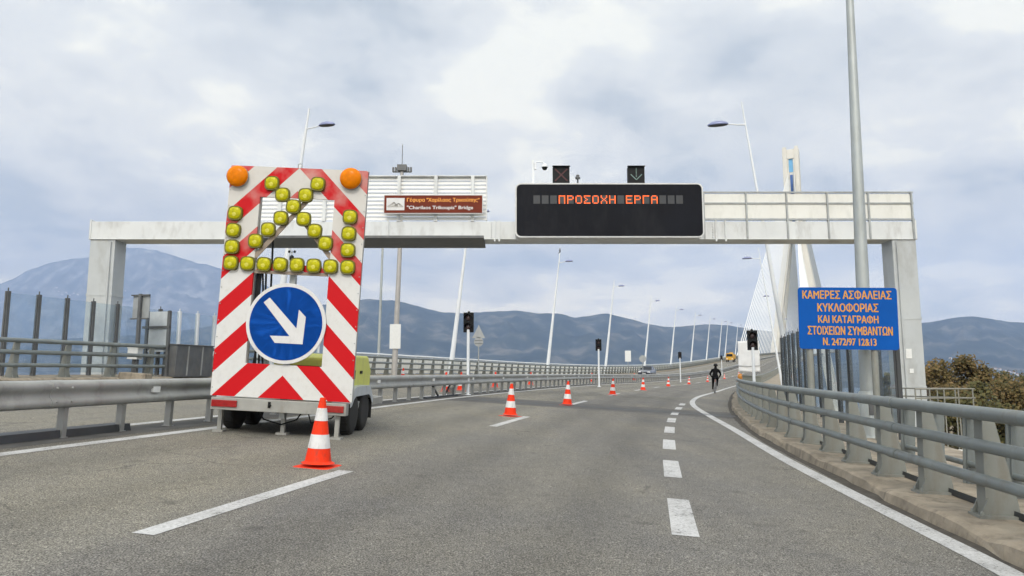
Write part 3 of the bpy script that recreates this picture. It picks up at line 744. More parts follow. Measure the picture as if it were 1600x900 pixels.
# median guardrail
gr = empty('median_guardrail', 'long two sided steel guardrail between the carriageways', 'guardrail')
GO = -4.25
GDZ = -.025
side = [(.085, .755), (.125, .745), (.15, .715), (.152, .675), (.135, .64), (.105, .615), (.10, .585), (.105, .555), (.135, .53), (.152, .495), (.15, .455), (.125, .425), (.085, .415)]
side = [(a, h + GDZ) for a, h in side]
prof = [(a, h) for a, h in side] + [(-a, h) for a, h in reversed(side)]
mb = MB(); rail_profile(mb, lambda d: GO, prof, -14, 420)
pl_ = [(a * 1.05, GDZ + .585 + (h - .585 - GDZ) * 1.02) for a, h in prof]
for k in range(20):
    rail_profile(mb, lambda d: GO, pl_, 4.4 + 4 * k, 4.75 + 4 * k)
    for q in (.06, .29):
        for hh_ in (.5, .67): p_ = P(4.4 + 4 * k + q, GO + .155, hh_ + GDZ); mb.lathe([(.018, 0), (.016, .012), (.001, .014)], 8, p_, 'x')
mb.build('beam', GUARD, gr)
m = MB(); m.bb(-.05, .05, -.035, .035, -.02, .62); m.bb(-.07, .07, -.05, .05, 0, .012); me = m.mesh('post'); me.materials.clear(); me.materials.append(GUARD)
dd = 2.72; cnt = 0; rest = MB()
while dd < 300:
    mm = frame(dd, GO)
    if cnt < 100:
        o = bpy.data.objects.new('post', me); COL.objects.link(o); o.parent = gr; o.matrix_world = mm
    else: rest.add([mm @ v.co for v in me.vertices], [tuple(p.vertices) for p in me.polygons])
    cnt += 1; dd += 1.0
tag(rest.build('posts', GUARD, gr), 'far row of guardrail posts too small to tell apart', kind='stuff')
m = MB(); m.bb(0, .05, -.07, .07, -.04, .045); me = m.mesh('reflector'); me.materials.append(REFL)
for k in range(24):
    d_ = 6.2 + 4.05 * k
    o = bpy.data.objects.new('reflector', me); COL.objects.link(o); o.parent = gr; o.matrix_world = frame(d_, GO + .105, .585)
# drain duct lying under the rail
mb = MB(); rail_profile(mb, lambda d: GO - .1, [(-.14, .004), (-.12, .10), (.12, .10), (.14, .004)], -8, 9.9, False)
tag(mb.build('drain_duct', DARK), 'low black duct on the ground under the guardrail near the camera', 'duct')

def on_line(px, o):                # parameter where offset o appears at photo column px
    best = min(((abs(P(d * .5, o).x / P(d * .5, o).y * 1155 + 800 - px), d * .5) for d in range(40, 600)))
    return best[1]
# wind screens
def screen(root, fo, d0, d1, spacing, h0, h1, light_from, pm, lm, hw=.045):
    m = MB(); m.bb(-.06, .06, -hw, hw, h0 - .3, h1); m.bb(-.02, .02, -hw - .025, -hw, h0, h1 - .02); m.bb(-.02, .02, hw, hw + .025, h0, h1 - .02); m.bb(-.012, .012, -.012, .012, h1, h1 + .1)
    mes = []
    for mm_ in (pm, lm):
        q = m.mesh('post'); q.materials.clear(); q.materials.append(mm_); mes.append(q)
    dd = d0; pts = []
    while dd <= d1: pts.append(dd); dd += spacing
    for i, dd in enumerate(pts):
        o = bpy.data.objects.new('post', mes[1 if dd > light_from else 0]); COL.objects.link(o); o.parent = root; o.matrix_world = frame(dd, fo(dd), 0, upright=True)
        if i + 1 < len(pts):
            a, b_ = P(dd + .07, fo(dd)), P(pts[i + 1] - .07, fo(pts[i + 1])); n_ = nrm(dd) * .012
            z0, z1 = Vector((0, 0, h0)), Vector((0, 0, h1 - .04))
            mb = MB(); mb.add([a + z0 - n_, b_ + z0 - n_, b_ + z1 - n_, a + z1 - n_, a + z0 + n_, b_ + z0 + n_, b_ + z1 + n_, a + z1 + n_],
                              [(0, 1, 2, 3), (7, 6, 5, 4), (0, 4, 5, 1), (1, 5, 6, 2), (2, 6, 7, 3), (3, 7, 4, 0)])
            mb.build('pane', GLASS, root)
sl_ = empty('wind_screen', 'row of clear glass wind panels on tall posts beside the opposite carriageway', 'wind screen')
screen(sl_, lambda d: -14.95, 17.2, 34.5, .97, .25, 2.55, on_line(258, -14.95), DARKG, LAMPW)
sr = empty('wind_screen', 'row of clear glass wind panels on dark posts behind the blue sign', 'wind screen')
screen(sr, lambda d: interp([(13, 8.0), (20, 7.6), (31, 7.25), (60, 7.2)], d), 16.4, 31.8, 1.15, .25, 2.80, 999, DARK, DARK, .018)
# white solid wind fence farther along on the left
wf = empty('wind_fence', 'long low white panel fence behind the far parapet', 'fence')
mb = MB(); rail_profile(mb, lambda d: -15.0, [(-.02, .22), (.02, .22), (.02, 1.22), (-.02, 1.22)], 37, 330, False); mb.build('panel', WPANEL, wf)
mb = MB(); rail_profile(mb, lambda d: -15.0, oval(0, 1.34, .06, .06, 8), 37, 330); mb.build('top_rail', LAMPW, wf)
m = MB(); m.bb(-.09, -.03, -.04, .04, .1, 1.33); me = m.mesh('post'); me.materials.clear(); me.materials.append(LAMPW)
for k in range(60):
    o = bpy.data.objects.new('post', me); COL.objects.link(o); o.parent = wf; o.matrix_world = frame(37.5 + 2.6 * k, -15.0, 0)

# ------------------------------------------------------------------ gantry over the road
GY = 26.0
ga = empty('sign_gantry', 'pale grey steel sign gantry spanning both carriageways', 'gantry', Matrix.Translation(at(785, 600, GY)))
gi = ga.matrix_world.inverted()
def gx(px, py=372): return (gi @ at(px, py, GY)).x
def gz(py, px=785): return (gi @ at(px, py, GY)).z
zb, zt = gz(373), gz(346)
mb = MB(); mb.bb(gx(141), gx(1431), 0, .85, zb, zt)
mb.bb(gx(139), gx(1433), -.03, .88, zb - .03, zb + .003)       # bottom flange
mb.bb(gx(139), gx(142), -.03, .88, zb, zt + .06); mb.bb(gx(1430), gx(1433), -.03, .88, zb, zt + .05)
mb.build('beam', WHITEP, ga, .012)
mb = MB()
for px in (606, 773, 780, 1119, 1134):
    mb.bb(gx(px) - .03, gx(px) + .03, -.05, 0, zb - .10, zt + .03)
for px in (773, 1119):
    for k in range(6): mb.lathe([(.02, 0), (.02, -.03), (.001, -.032)], 6, (gx(px) - .12, 0, zb + .05 + k * .1), 'y')
mb.build('splice_plate', WHITEP, ga)
def column(px0, px1, zbot, side_):
    mb = MB(); mb.bb(gx(px0), gx(px1), .02, .80, zbot, zb - .03)
    mb.bb(gx(px0) - .12, gx(px1) + .12, -.1, .92, zbot, zbot + .05)
    c_ = mb.build('column', COLP, ga, .015)
    mb = MB()
    for f_ in (.30, .62):
        z_ = zbot + (zb - zbot) * f_; mb.bb(gx(px0) - .012, gx(px1) + .012, .008, .812, z_ - .04, z_ + .04)
    xm = gx(px1) - .14 if side_ < 0 else gx(px0) + .14
    mb.tube([(xm, -.02, zbot), (xm, -.02, zb - .1)], .022, 8); mb.build('seam_band', COLP, c_)
    return c_
zr0 = P(26, 10).z - 1.2 - ga.location.z; zl0 = P(27.5, -15.2).z - .4 - ga.location.z
column(141, 180, zl0, -1); c2 = column(1394, 1431, zr0, 1)
mb = MB(); mb.bb(gx(1403), gx(1412), -.004, .02, gz(560), gz(545)); mb.bb(gx(1407), gx(1413), -.004, .02, gz(583), gz(576)); mb.build('notice_plate', REFL, c2)
# right hand walkway panel
mb = MB()
for (a, b_) in ((316.5, 303), (341, 318.5)):
    ps = [1101, 1168, 1231.5, 1295.5, 1360, 1428]
    for i in range(5): mb.bb(gx(ps[i]) + .03, gx(ps[i + 1]) - .03, .01, .05, gz(a), gz(b_))
mb.build('infill_panel', PANELP, ga)
mb = MB()
for px in (1101, 1168, 1231.5, 1295.5, 1360, 1428): mb.bb(gx(px) - .028, gx(px) + .028, -.05, 0.06, zb, gz(300))
for py in (300.5, 317.5, 343): mb.bb(gx(1100), gx(1431), -.03, .065, gz(py) - .025, gz(py) + .025)
mb.build('panel_frame', GALV, ga)
# louvred wind baffle above the left half
mb = MB(); x0, x1 = gx(394), gx(760)
ns = 11; zz0, zz1 = gz(344), gz(275.5); pitch = (zz1 - zz0) / ns
rot = Matrix.Rotation(R(-24), 3, 'X')
for k in range(ns): mb.box(((x0 + x1) / 2, .10, zz0 + pitch * (k + .5)), (x1 - x0, .012, pitch * .98), rot)
mb.build('louvre', mat('louvre_white', (0.74, 0.745, 0.73), .5, 0, .04, 1), ga)
mb = MB()
for px in (435, 505, 565, 622, 680, 738): mb.bb(gx(px) - .06, gx(px) + .06, -.03, .03, zt, zz1 + .02)
mb.bb(x0, x1, -.02, .18, zz1, zz1 + .03); mb.bb(x1 - .02, x1 + .02, .0, .2, zz0, zz1)
mb.build('louvre_post', WHITEP, ga)
mb = MB(); mb.bb(gx(394), gx(757), -.75, 1.2, zb - .12, zb - .035); mb.build('service_tray', DARKG, ga)
mb = MB(); x0 = gx(833)
mb.bb(x0 - .04, x0 + .04, -.3, -.2, zt, gz(254)); mb.build('camera_pole', LAMPW, ga)
mb = MB(); zt2 = gz(259)
mb.tube([(x0 + .02, -.25, zt2), (x0 + .15, -.25, zt2 + .07), (x0 + .35, -.25, zt2 + .06), (x0 + .42, -.25, zt2 - .02)], .025, 8)
mb.bb(x0 + .03, x0 + .11, -.30, -.2, gz(268), gz(258)); mb.build('camera_arm', LAMPW, ga)
mb = MB(); mb.use(LAMPW); c_ = (x0 + .42, -.25, gz(264.5)); mb.lathe([(.001, .13), (.07, .12), (.12, .05), (.12, 0)], 16, c_)
mb.use(BLACK); mb.lathe([(.10, 0), (.09, -.06), (.05, -.10), (.001, -.11)], 16, c_); mb.build('dome_camera', None, ga)
mb = MB(); c_ = (gx(903), -.2, gz(284)); mb.lathe([(.03, -.1), (.03, .03), (.09, .05), (.09, .12), (.04, .15), (.07, .18), (.001, .22)], 10, c_); mb.build('sensor', DARKG, ga)

# variable message sign
VY = 25.1
vs_ = empty('message_sign', 'wide black electronic message sign with amber letters on the gantry', 'message sign', Matrix.Translation(at(952, 371, VY)))
vi = vs_.matrix_world.inverted()
vx = lambda px: (vi @ at(px, 328, VY)).x
vz = lambda py: (vi @ at(952, py, VY)).z
def rrect(x0, x1, z0, z1, r, n=6):
    pts = []
    for cx_, cz_, a0 in ((x1 - r, z0 + r, -90), (x1 - r, z1 - r, 0), (x0 + r, z1 - r, 90), (x0 + r, z0 + r, 180)):
        for k in range(n + 1): a = R(a0 + 90 * k / n); pts.append((cx_ + r * math.cos(a), cz_ + r * math.sin(a)))
    return pts
X0, X1, Z0, Z1 = vx(805), vx(1099.5), vz(371), vz(286)
mb = MB(); mb.prism(rrect(X0, X1, Z0, Z1, .20), Matrix.Identity(4), .80); mb.build('housing', mat('housing_white', (.62, .63, .63), .4), vs_)
mb = MB(); mb.prism(rrect(X0 + .05, X1 - .05, Z0 + .05, Z1 - .05, .16), Matrix.Translation((0, -.012, 0)), .01); scr = mb.build('screen', SCREEN, vs_)
F5 = {'Π': '11111 10001 10001 10001 10001 10001 10001', 'Ρ': '11110 10001 10001 11110 10000 10000 10000', 'Ο': '01110 10001 10001 10001 10001 10001 01110',
      'Σ': '11111 10000 01000 00100 01000 10000 11111', 'Χ': '10001 10001 01010 00100 01010 10001 10001', 'Η': '10001 10001 10001 11111 10001 10001 10001',
      'Ε': '11111 10000 10000 11110 10000 10000 11111', 'Γ': '11111 10000 10000 10000 10000 10000 10000', 'Α': '01110 10001 10001 11111 10001 10001 10001'}
mod = MB(); led = MB()
pitch = (vx(1069) - vx(832.5)) / 18; mw_, mh_ = pitch * .80, vz(305.5) - vz(318.5)
for k, ch in enumerate('   ΠΡΟΣΟΧΗ ΕΡΓΑ   '):
    xa = vx(833.5) + k * pitch; za = vz(318.5)
    mod.bb(xa, xa + mw_, -.018, -.012, za, za + mh_)
    if ch in F5:
        for r_, row in enumerate(F5[ch].split()):
            for c_, bit in enumerate(row):
                if bit == '1':
                    ex, ez = xa + mw_ * (c_ + .5) / 5, za + mh_ * (6.5 - r_) / 7
                    led.bb(ex - mw_ * .075, ex + mw_ * .075, -.024, -.0185, ez - mh_ * .055, ez + mh_ * .055)
mod.build('character_cell', MODULE, scr); led.build('lettering', LED, scr)

def lane_signal(px, kind, label):
    s = empty('lane_signal', label, 'lane signal', Matrix.Translation(at(px, 286, 25.5)))
    h = .60
    mb = MB(); mb.bb(-h / 2, h / 2, 0, .22, .0, h); mb.bb(-h / 2 - .02, h / 2 + .02, -.10, 0.02, h, h + .02); mb.bb(-.08, .08, .05, .17, -.12, 0); mb.build('housing', BLACK, s, .01)
    mb = MB()
    if kind == 'x':
        for sg in (-1, 1): mb.bar((-.22 * sg, -.006, .08), (.22 * sg, -.006 - .004 * (sg > 0), .52), .008, .045, (0, 0, 1)); mb.build('red_cross', REDX, s) if sg == 1 else None
    else:
        for k in range(7): mb.bb(-.016, .016, -.01, 0, .22 + k * .05, .25 + k * .05)
        for sg in (-1, 1):
            mb.bar((sg * .20, -.006 - .003 * (sg > 0), .32), (0, -.006 - .003 * (sg > 0), .12), .008, .028)
        mb.build('down_arrow', GRNX, s)
lane_signal(877, 'x', 'small black lane signal with a dark red cross above the message sign')
lane_signal(994.5, 'v', 'small black lane signal with a pale down arrow above the message sign')

# brown place sign hung on the louvres
BY = 25.75
bs = empty('place_sign', 'brown sign with orange and white lettering hung on the gantry louvres', 'sign', Matrix.Translation(at(677, 334, BY)))
bi = bs.matrix_world.inverted(); bx = lambda px: (bi @ at(px, 319, BY)).x; bz = lambda py: (bi @ at(677, py, BY)).z
mb = MB(); mb.bb(bx(599), bx(755), 0, .05, bz(334), bz(304)); mb.build('border', SWHITE, bs, .01)
mb = MB(); mb.bb(bx(600.5), bx(753.5), -.008, 0.01, bz(332.7), bz(305.3)); mb.build('face', SBROWN, bs)
text_obj('lettering', 'Γέφυρα "Χαρίλαος Τρικούπης"', bx(749) - bx(636), .175, SYEL, bs, (bx(749) + bx(636)) / 2, bz(313), -.011, 0, .005)
text_obj('lettering', '"Charilaos Trikoupis" Bridge', bx(739) - bx(636), .165, SWHITE, bs, (bx(739) + bx(636)) / 2, bz(325), -.011, 0, .005)
mb = MB(); mb.bb(bx(604), bx(632), -.012, -.008, bz(328.5), bz(309.5)); pict = mb.build('pictogram', SWHITE, bs)
mb = MB(); zz = bz(323); xx = bx(618)
for dx in (-.05, .12):
    for k in range(5):
        mb.bar((xx + dx, -.014, zz + .20 - abs(dx) * .6), (xx + dx - .05 - k * .05, -.014, zz), .003, .012); mb.bar((xx + dx, -.014, zz + .20 - abs(dx) * .6), (xx + dx + .04 + k * .03, -.014, zz), .003, .012)
mb.bb(bx(606), bx(630), -.0145, -.0125, zz - .02, zz); mb.build('drawing', mat('sign_line_grey', (.38, .36, .33), .6), pict)

# ------------------------------------------------------------------ traffic trailer with chevron board
TYP = 11.0
tx = at(436, 626, TYP).x
d_t, o_t = inv(tx, TYP)
tm = frame(d_t, o_t, 0, yaw=R(1.5))
tr = empty('warning_trailer', 'twin axle roadworks trailer carrying a tall red and white chevron board', 'trailer', tm)
def chev():
    m = bpy.data.materials.new('chevron_board'); m.use_nodes = True; t = m.node_tree; b = t.nodes['Principled BSDF']; b.inputs['Roughness'].default_value = .5; b.inputs['Specular IOR Level'].default_value = .2
    tcn = t.nodes.new('ShaderNodeTexCoord'); sp = t.nodes.new('ShaderNodeSeparateXYZ'); L(t, tcn.outputs['Object'], sp.inputs[0])
    ph = M(t, 'FRACT', M(t, 'DIVIDE', M(t, 'ADD', sp.outputs[2], M(t, 'ABSOLUTE', sp.outputs[0])), .70))
    f = M(t, 'LESS_THAN', ph, .49)
    n = t.nodes.new('ShaderNodeTexNoise'); n.inputs['Scale'].default_value = 2.6; n.inputs['Detail'].default_value = 5; L(t, tcn.outputs['Object'], n.inputs['Vector'])
    n2 = t.nodes.new('ShaderNodeTexNoise'); n2.inputs['Scale'].default_value = 9; n2.inputs['Detail'].default_value = 8; n2.inputs['Roughness'].default_value = .7; L(t, tcn.outputs['Object'], n2.inputs['Vector'])
    # sun faded film high on the board
    hi = M(t, 'MULTIPLY', M(t, 'SUBTRACT', sp.outputs[2], 1.75), 1.6, clamp=True)
    fade = M(t, 'MULTIPLY', hi, M(t, 'MULTIPLY', M(t, 'SUBTRACT', n.outputs[0], .42), 4.0, clamp=True))
    red = mixc(t, M(t, 'MULTIPLY', fade, .62), (0.54, 0.004, 0.009), (0.58, 0.40, 0.36))
    wht = mixc(t, M(t, 'MULTIPLY', M(t, 'SUBTRACT', n2.outputs[0], .5), 1.2, clamp=True), (0.66, 0.66, 0.65), (0.40, 0.37, 0.32))
    wht = mixc(t, M(t, 'MULTIPLY', hi, .35), wht, (0.52, 0.47, 0.40))
    L(t, mixc(t, f, wht, red), b.inputs['Base Color']); return m
CHEV = chev()
HB = .55                                # board foot above the road
# photo measures -> board metres
def uv(px, py):
    x, y = px - 326, py - 618
    w_ = (14 * x / 220 - y) / (367 + 14 * 32 / 220); u = (x - 32 * w_) / 220
    return (u - .5) * 2.12, w_ * 3.50
bw, bh = 1.06, 3.50
board = bpy.data.objects.new('board', None)
mb = MB(); ix0, ix1, iz0, iz1 = -.575, .575, .50, 3.03
mb.bb(-bw, ix0, 0, .035, 0, bh); mb.bb(ix1, bw, 0, .035, 0, bh); mb.bb(ix0, ix1, 0, .035, 0, iz0); mb.bb(ix0, ix1, 0, .035, iz1, bh)
# lamp carrying bars across the opening
mb.bar((-.575, .018, 1.955), (.575, .018, 1.955), .034, .10)
board = mb.build('board', CHEV, tr); board.location = (0, 0, HB)
mb = MB(); mb.bar((-.58, .012, 2.10), (.22, .012, 3.08), .02, .07); mb.bar((.58, .02, 2.14), (-.22, .02, 3.08), .02, .07); mb.bb(-.56, .56, -.004, .03, 1.855, 1.90)
mb.build('lamp_bar', mat('bar_brown', (.30, .24, .19), .6, .1, .15, 5), board)
mb = MB()                               # back edge frame and stiffeners
for x in (-bw, bw - .04): mb.bb(x, x + .04, .036, .08, 0, bh)
mb.bb(-bw, bw, .036, .08, bh - .04, bh); mb.bb(-.60, -.565, .036, .09, 0, bh - .05); mb.bb(.565, .60, .036, .09, 0, bh - .05); mb.bb(-bw + .05, bw - .05, .036, .08, 0.02, .08)
mb.build('back_frame', CHASS, board)
mb = MB(); mb.tube([(-.03, .02, bh), (-.03, .02, bh + .06), (0, .02, bh + .075), (.03, .02, bh + .06), (.03, .02, bh)], .008, 8); mb.build('lifting_eye', GALV, board)
mb = MB()                               # rivets on the edge
for k in range(14):
    for sx in (-1, 1): mb.lathe([(.010, 0), (.008, -.006), (.001, -.008)], 6, (sx * (bw - .02), 0, .12 + k * .25), 'y')
mb.build('rivet', GALV, board)
def lens(r, depth, lm, power):
    mb = MB()
    mb.use(YBODY if power > 2 else CHASS).lathe([(r * 1.0, 0), (r, -.045), (r * .95, -.052), (r * .9, -.05)], 28, (0, 0, 0), 'y', False, power)
    r *= .84 if power > 2 else 1.0; power = min(power, 2.7)
    mb.use(lm).lathe([(r, -.05), (r * .97, -.05 - depth * .35), (r * .82, -.05 - depth * .72), (r * .5, -.05 - depth * .95), (r * .001, -.05 - depth)], 28, (0, 0, 0), 'y', True, power)
    if power > 2: mb.use(YHILITE).lathe([(r * .34, -.05 - depth * .97), (r * .2, -.05 - depth * 1.12), (r * .001, -.05 - depth * 1.15)], 14, (0, 0, -r * .22), 'y')
    return mb.mesh('warning_lamp')
ml = lens(.110, .022, YLENS, 3.4); ma = lens(.165, .075, ALENS, 2.0)
YL = [(424.6, 282.8), (441.5, 302), (458.6, 321.4), (438.6, 339.8), (418.3, 358), (398.2, 376), (498, 285.7), (478.4, 303.6), (475, 342), (492.4, 361.5), (509, 381.8),
      (365.7, 330.5), (362.8, 358), (360.8, 384.7), (359, 410.4), (385.5, 412), (411.7, 413.6), (437.4, 414.3), (463.8, 415.5), (490.4, 417.3), (516.8, 419), (543.7, 420.4), (548.6, 339.8), (546.2, 366.7), (544.4, 393.3)]
for p in YL:
    x, z = uv(*p); o = bpy.data.objects.new('warning_lamp', ml); COL.objects.link(o); o.parent = board; o.location = (x, -.002, z); o.rotation_euler = (0, random.uniform(-.08, .08), 0)
for p in ((370, 270.5), (551, 278)):
    x, z = uv(*p); o = bpy.data.objects.new('warning_lamp', ma); COL.objects.link(o); o.parent = board; o.location = (x, -.002, z); o['label'] = 'large round amber lamp in an upper corner'
# blue keep-right disc
cxd, czd = uv(446, 508)
mb = MB(); mb.use(SWHITE).lathe([(.60, .02), (.605, 0), (.60, -.01)], 64, (cxd, -.03, czd), 'y'); mb.build('disc', None, board)
disc = [o for o in COL.objects if o.name.startswith('disc')][-1]
mb = MB(); mb.lathe([(.55, -.012), (.001, -.012)], 64, (cxd, -.03, czd), 'y', False); mb.build('blue_face', SBLUE, disc)
AR = [(315, 75), (345, 52), (474, 205), (487, 113), (520, 150), (503, 282), (368, 273), (345, 238), (440, 242)]
pts = [uv(310 + x / 3.103, 450 + y / 3.103) for x, y in AR]
mb = MB(); mb.add([(x, -.046, z) for x, z in pts], [(0, 1, 2, 8), (2, 3, 4, 5), (8, 2, 5), (8, 5, 6, 7)]); mb.build('arrow', SWHITE, disc, fix=False)
mb = MB(); mb.bb(-.04, .04, .10, .18, -.30, 2.0); mb.build('mast', GALV, tr).location = (.0, 0, HB)
mb = MB()
for dx, z1, bend in ((-.36, 2.55, .08), (-.50, 2.0, -.05), (-.42, 1.95, .03), (-.47, 1.9, .06)):
    mb.tube([(dx, .12, .5), (dx - bend, .16, 1.1), (dx + bend * .4, .12, 1.6), (dx, .10, z1)], .016, 6)
mb.bb(-.56, -.50, .08, .16, 1.1, 1.9); mb.build('cable', BLACK, tr).location = (0, 0, HB)
# chassis
mb = MB(); mb.bb(-1.02, 1.0, -.06, .10, .35, .53); mb.bb(-.9, -.8, .1, 3.2, .38, .5); mb.bb(.78, .88, .1, 3.2, .38, .5); mb.bb(-.8, .8, 1.0, 1.1, .38, .5)
mb.bar((-.85, 3.1, .44), (0, 4.5, .44), .1, .1); mb.bar((.83, 3.1, .44), (0, 4.5, .44), .1, .1)
mb.bb(-.78, .78, .15, 3.0, .485, .51)
chs = mb.build('chassis', CHASS, tr, .008)
for x0_, x1_ in ((-1.0, -.62), (.66, .97)):
    mb = MB(); mb.bb(x0_, x1_, -.085, -.062, .395, .495); mb.build('tail_light', TAILR, chs, .006)
mb = MB(); mb.lathe([(.02, 0), (.02, -.02), (.001, -.022)], 8, (-.13, -.06, .45), 'y'); mb.bb(-.16, -.12, -.07, -.06, .41, .50); mb.build('socket', BLACK, chs)
for x_, y_ in ((-.98, .25), (-.03, .3), (.86, .05)):
    mb = MB(); mb.bb(x_ - .03, x_ + .03, y_ - .03, y_ + .03, .03, .40); mb.bb(x_ - .08, x_ + .08, y_ - .08, y_ + .08, 0.0, .03)
    mb.build('support_leg', CHASS, tr)
mb = MB(); mb.tube([(-.45, .2, .40), (-.30, .2, .22), (-.05, .25, .15), (.2, .2, .24), (.3, .2, .40)], .012, 6); mb.tube([(.35, .2, .4), (.42, .2, .2), (.7, .3, .28), (.8, .3, .4)], .012, 6); mb.build('hanging_cable', BLACK, tr)
# wheels
tyre = MB(); tyre.lathe([(.19, -.10), (.28, -.105), (.315, -.085), (.325, -.04), (.325, .04), (.315, .085), (.28, .105), (.19, .10)], 32, (0, 0, 0), 'x')
for j in range(32):
    a = 2 * math.pi * j / 32; tyre.box((0, math.cos(a) * .325, math.sin(a) * .325), (.15, .022, .012), Matrix.Rotation(a + math.pi / 2, 3, 'X'))
tyre_me = tyre.mesh('tyre'); tyre_me.materials.append(RUBBER)
rim = MB(); rim.lathe([(.20, .085), (.185, .06), (.12, .05), (.07, .075), (.001, .08)], 24, (0, 0, 0), 'x')
rim.lathe([(.20, -.085), (.185, -.06), (.12, -.05), (.001, -.05)], 24, (0, 0, 0), 'x')
for j in range(5):
    a = 2 * math.pi * j / 5; rim.lathe([(.012, .06), (.012, .085), (.001, .087)], 6, (0, .1 * math.cos(a), .1 * math.sin(a)), 'x')
rim_me = rim.mesh('rim'); rim_me.materials.append(RIM)
for sx in (-1, 1):
    for yy in (.80, 1.56):
        wh = bpy.data.objects.new('wheel', tyre_me); COL.objects.link(wh); wh.parent = tr; wh.location = (-.09 + sx * .90, yy, .325)
        if sx < 0: wh.rotation_euler = (0, 0, math.pi)
        o = bpy.data.objects.new('rim', rim_me); COL.objects.link(o); o.parent = wh
for sx in (-1, 1):
    mb = MB(); cx_ = -.09 + sx * .90; n_ = 14
    arc = []
    for k in range(n_ + 1):
        u = k / n_; yy = .38 + u * 1.62; z = .50 + .24 * min(1, math.sin(math.pi * u) * 1.9)
        arc.append((yy, z))
    for k in range(n_):
        (y0, z0), (y1, z1) = arc[k], arc[k + 1]
        mb.add([(cx_ - .14, y0, z0), (cx_ + .14, y0, z0), (cx_ + .14, y1, z1), (cx_ - .14, y1, z1), (cx_ - .14, y0, z0 + .012), (cx_ + .14, y0, z0 + .012), (cx_ + .14, y1, z1 + .012), (cx_ - .14, y1, z1 + .012)],
               [(0, 1, 2, 3), (7, 6, 5, 4), (0, 4, 5, 1), (2, 6, 7, 3), (1, 5, 6, 2), (0, 3, 7, 4)])
    xs = cx_ + sx * .14
    sk = [(xs, y_, z_) for y_, z_ in arc] + [(xs, y_, max(.44, z_ - .14)) for y_, z_ in arc]
    mb.add(sk, [(k, k + 1, n_ + 2 + k, n_ + 1 + k) for k in range(n_)])
    xi = cx_ - sx * .14
    mb.bb(*sorted((xi - sx * .02, xi)), .4, 2.0, .45, .62)
    mb.build('mudguard', FENDER, tr)
    mb = MB(); mb.bb(cx_ - .12, cx_ + .12, 1.97, 2.0, .18, .6); mb.build('mud_flap', RUBBER, tr)
# generator
mb = MB()
gp = [(.55, .62), (2.35, .62), (2.35, 1.0), (2.1, 1.24), (.8, 1.24), (.55, 1.18)]
vs = [(-.35, y_, z_) for y_, z_ in gp] + [(.80, y_, z_) for y_, z_ in gp]
mb.add(vs, [tuple(range(6)), tuple(range(11, 5, -1))] + [(i, (i + 1) % 6, (i + 1) % 6 + 6, i + 6) for i in range(6)])
gen = mb.build('generator', GENY, tr, .04)
mb = MB()
for k in range(5): mb.bb(.80, .808, .85 + k * .07, .89 + k * .07, .86, 1.0)
mb.build('vent', BLACK, gen)
mb = MB(); mb.bb(.80, .82, 1.5, 1.62, .94, .99); mb.build('latch', BLACK, gen)
mb = MB(); mb.bb(-.1, .7, .54, .552, .85, 1.05); mb.build('intake', BLACK, gen)

# ------------------------------------------------------------------ traffic cones
def cone_mesh(root):
    mb = MB(); mb.use(CONER); H = .75
    rad = lambda z: .145 - (.145 - .032) * (z - .05) / (H - .05)
    cuts = [(.05, .20, 0), (.20, .35, 1), (.35, .50, 0), (.50, .64, 1), (.64, .75, 0)]
    for a, b_, wch in cuts:
        mb.use(CONEW if wch else CONER); e = .003 if wch else 0
        mb.lathe([(rad(a) + e, a), (rad(b_) + e, b_)], 28)
    mb.use(CONER).lathe([(.032, H), (.02, H + .006), (.018, H - .05), (.001, H - .05)], 20)
    body = mb.build('cone_body', None, root)
    mb = MB(); mb.prism(rrect(-.215, .215, -.215, .215, .06, 4), Matrix.Rotation(R(90), 4, 'X'), -.035)
    mb.lathe([(.185, .034), (.150, .05), (.145, .06)], 28); mb.build('foot', CONER, root, .006)
def put_cone(proto, d, o, label, group, scale=1.0):
    c = proto if put_cone.first else copy_tree(proto)
    put_cone.first = False
    c.matrix_world = frame(d, o, .002) @ Matrix.Rotation(random.uniform(0, 3), 4, 'Z') @ Matrix.Rotation(random.uniform(-.02, .02), 4, 'X'); c.scale = (scale,) * 3
    tag(c, label, 'traffic cone', group)
put_cone.first = True
proto = empty('traffic_cone', 'x', 'traffic cone'); cone_mesh(proto)
ords = ['first and largest', 'second', 'third', 'fourth', 'fifth', 'sixth', 'seventh', 'eighth', 'ninth', 'tenth']
row = [(8.25, -2.13), (17.3, 0), (24.7, 1.84), (36, 4.9), (48, 8.56), (62, 13.1), (76, 18.1), (92, 24.2), (110, 31.6), (135, 42)]
row = [(8.29, -.42), (17.48, -.37), (23.57, -.05), (34.42, 0), (44.36, .3), (58.73, .27), (73, .3), (88, .3), (106, .3), (128, .3)]
for i, (d_, o_) in enumerate(row):
    put_cone(proto, d_, o_, ('red and white traffic cone standing in front of the chevron trailer' if i == 0 else '%s red and white cone along the dashed line, counting away from the trailer' % ords[i]), 'cones along the dashed lane line')
opp = [(27.5, -5.6), (29.0, -5.5), (31.0, -9.0), (35, -5.9), (42, -6.0), (60, -6.2), (78, -6.2)]
for i, (d_, o_) in enumerate(opp):
    put_cone(proto, d_, o_, '%s red and white cone beyond the guardrail, counted from the trailer' % ['first', 'second', 'third', 'fourth', 'fifth', 'sixth', 'seventh'][i], 'cones on the opposite carriageway')

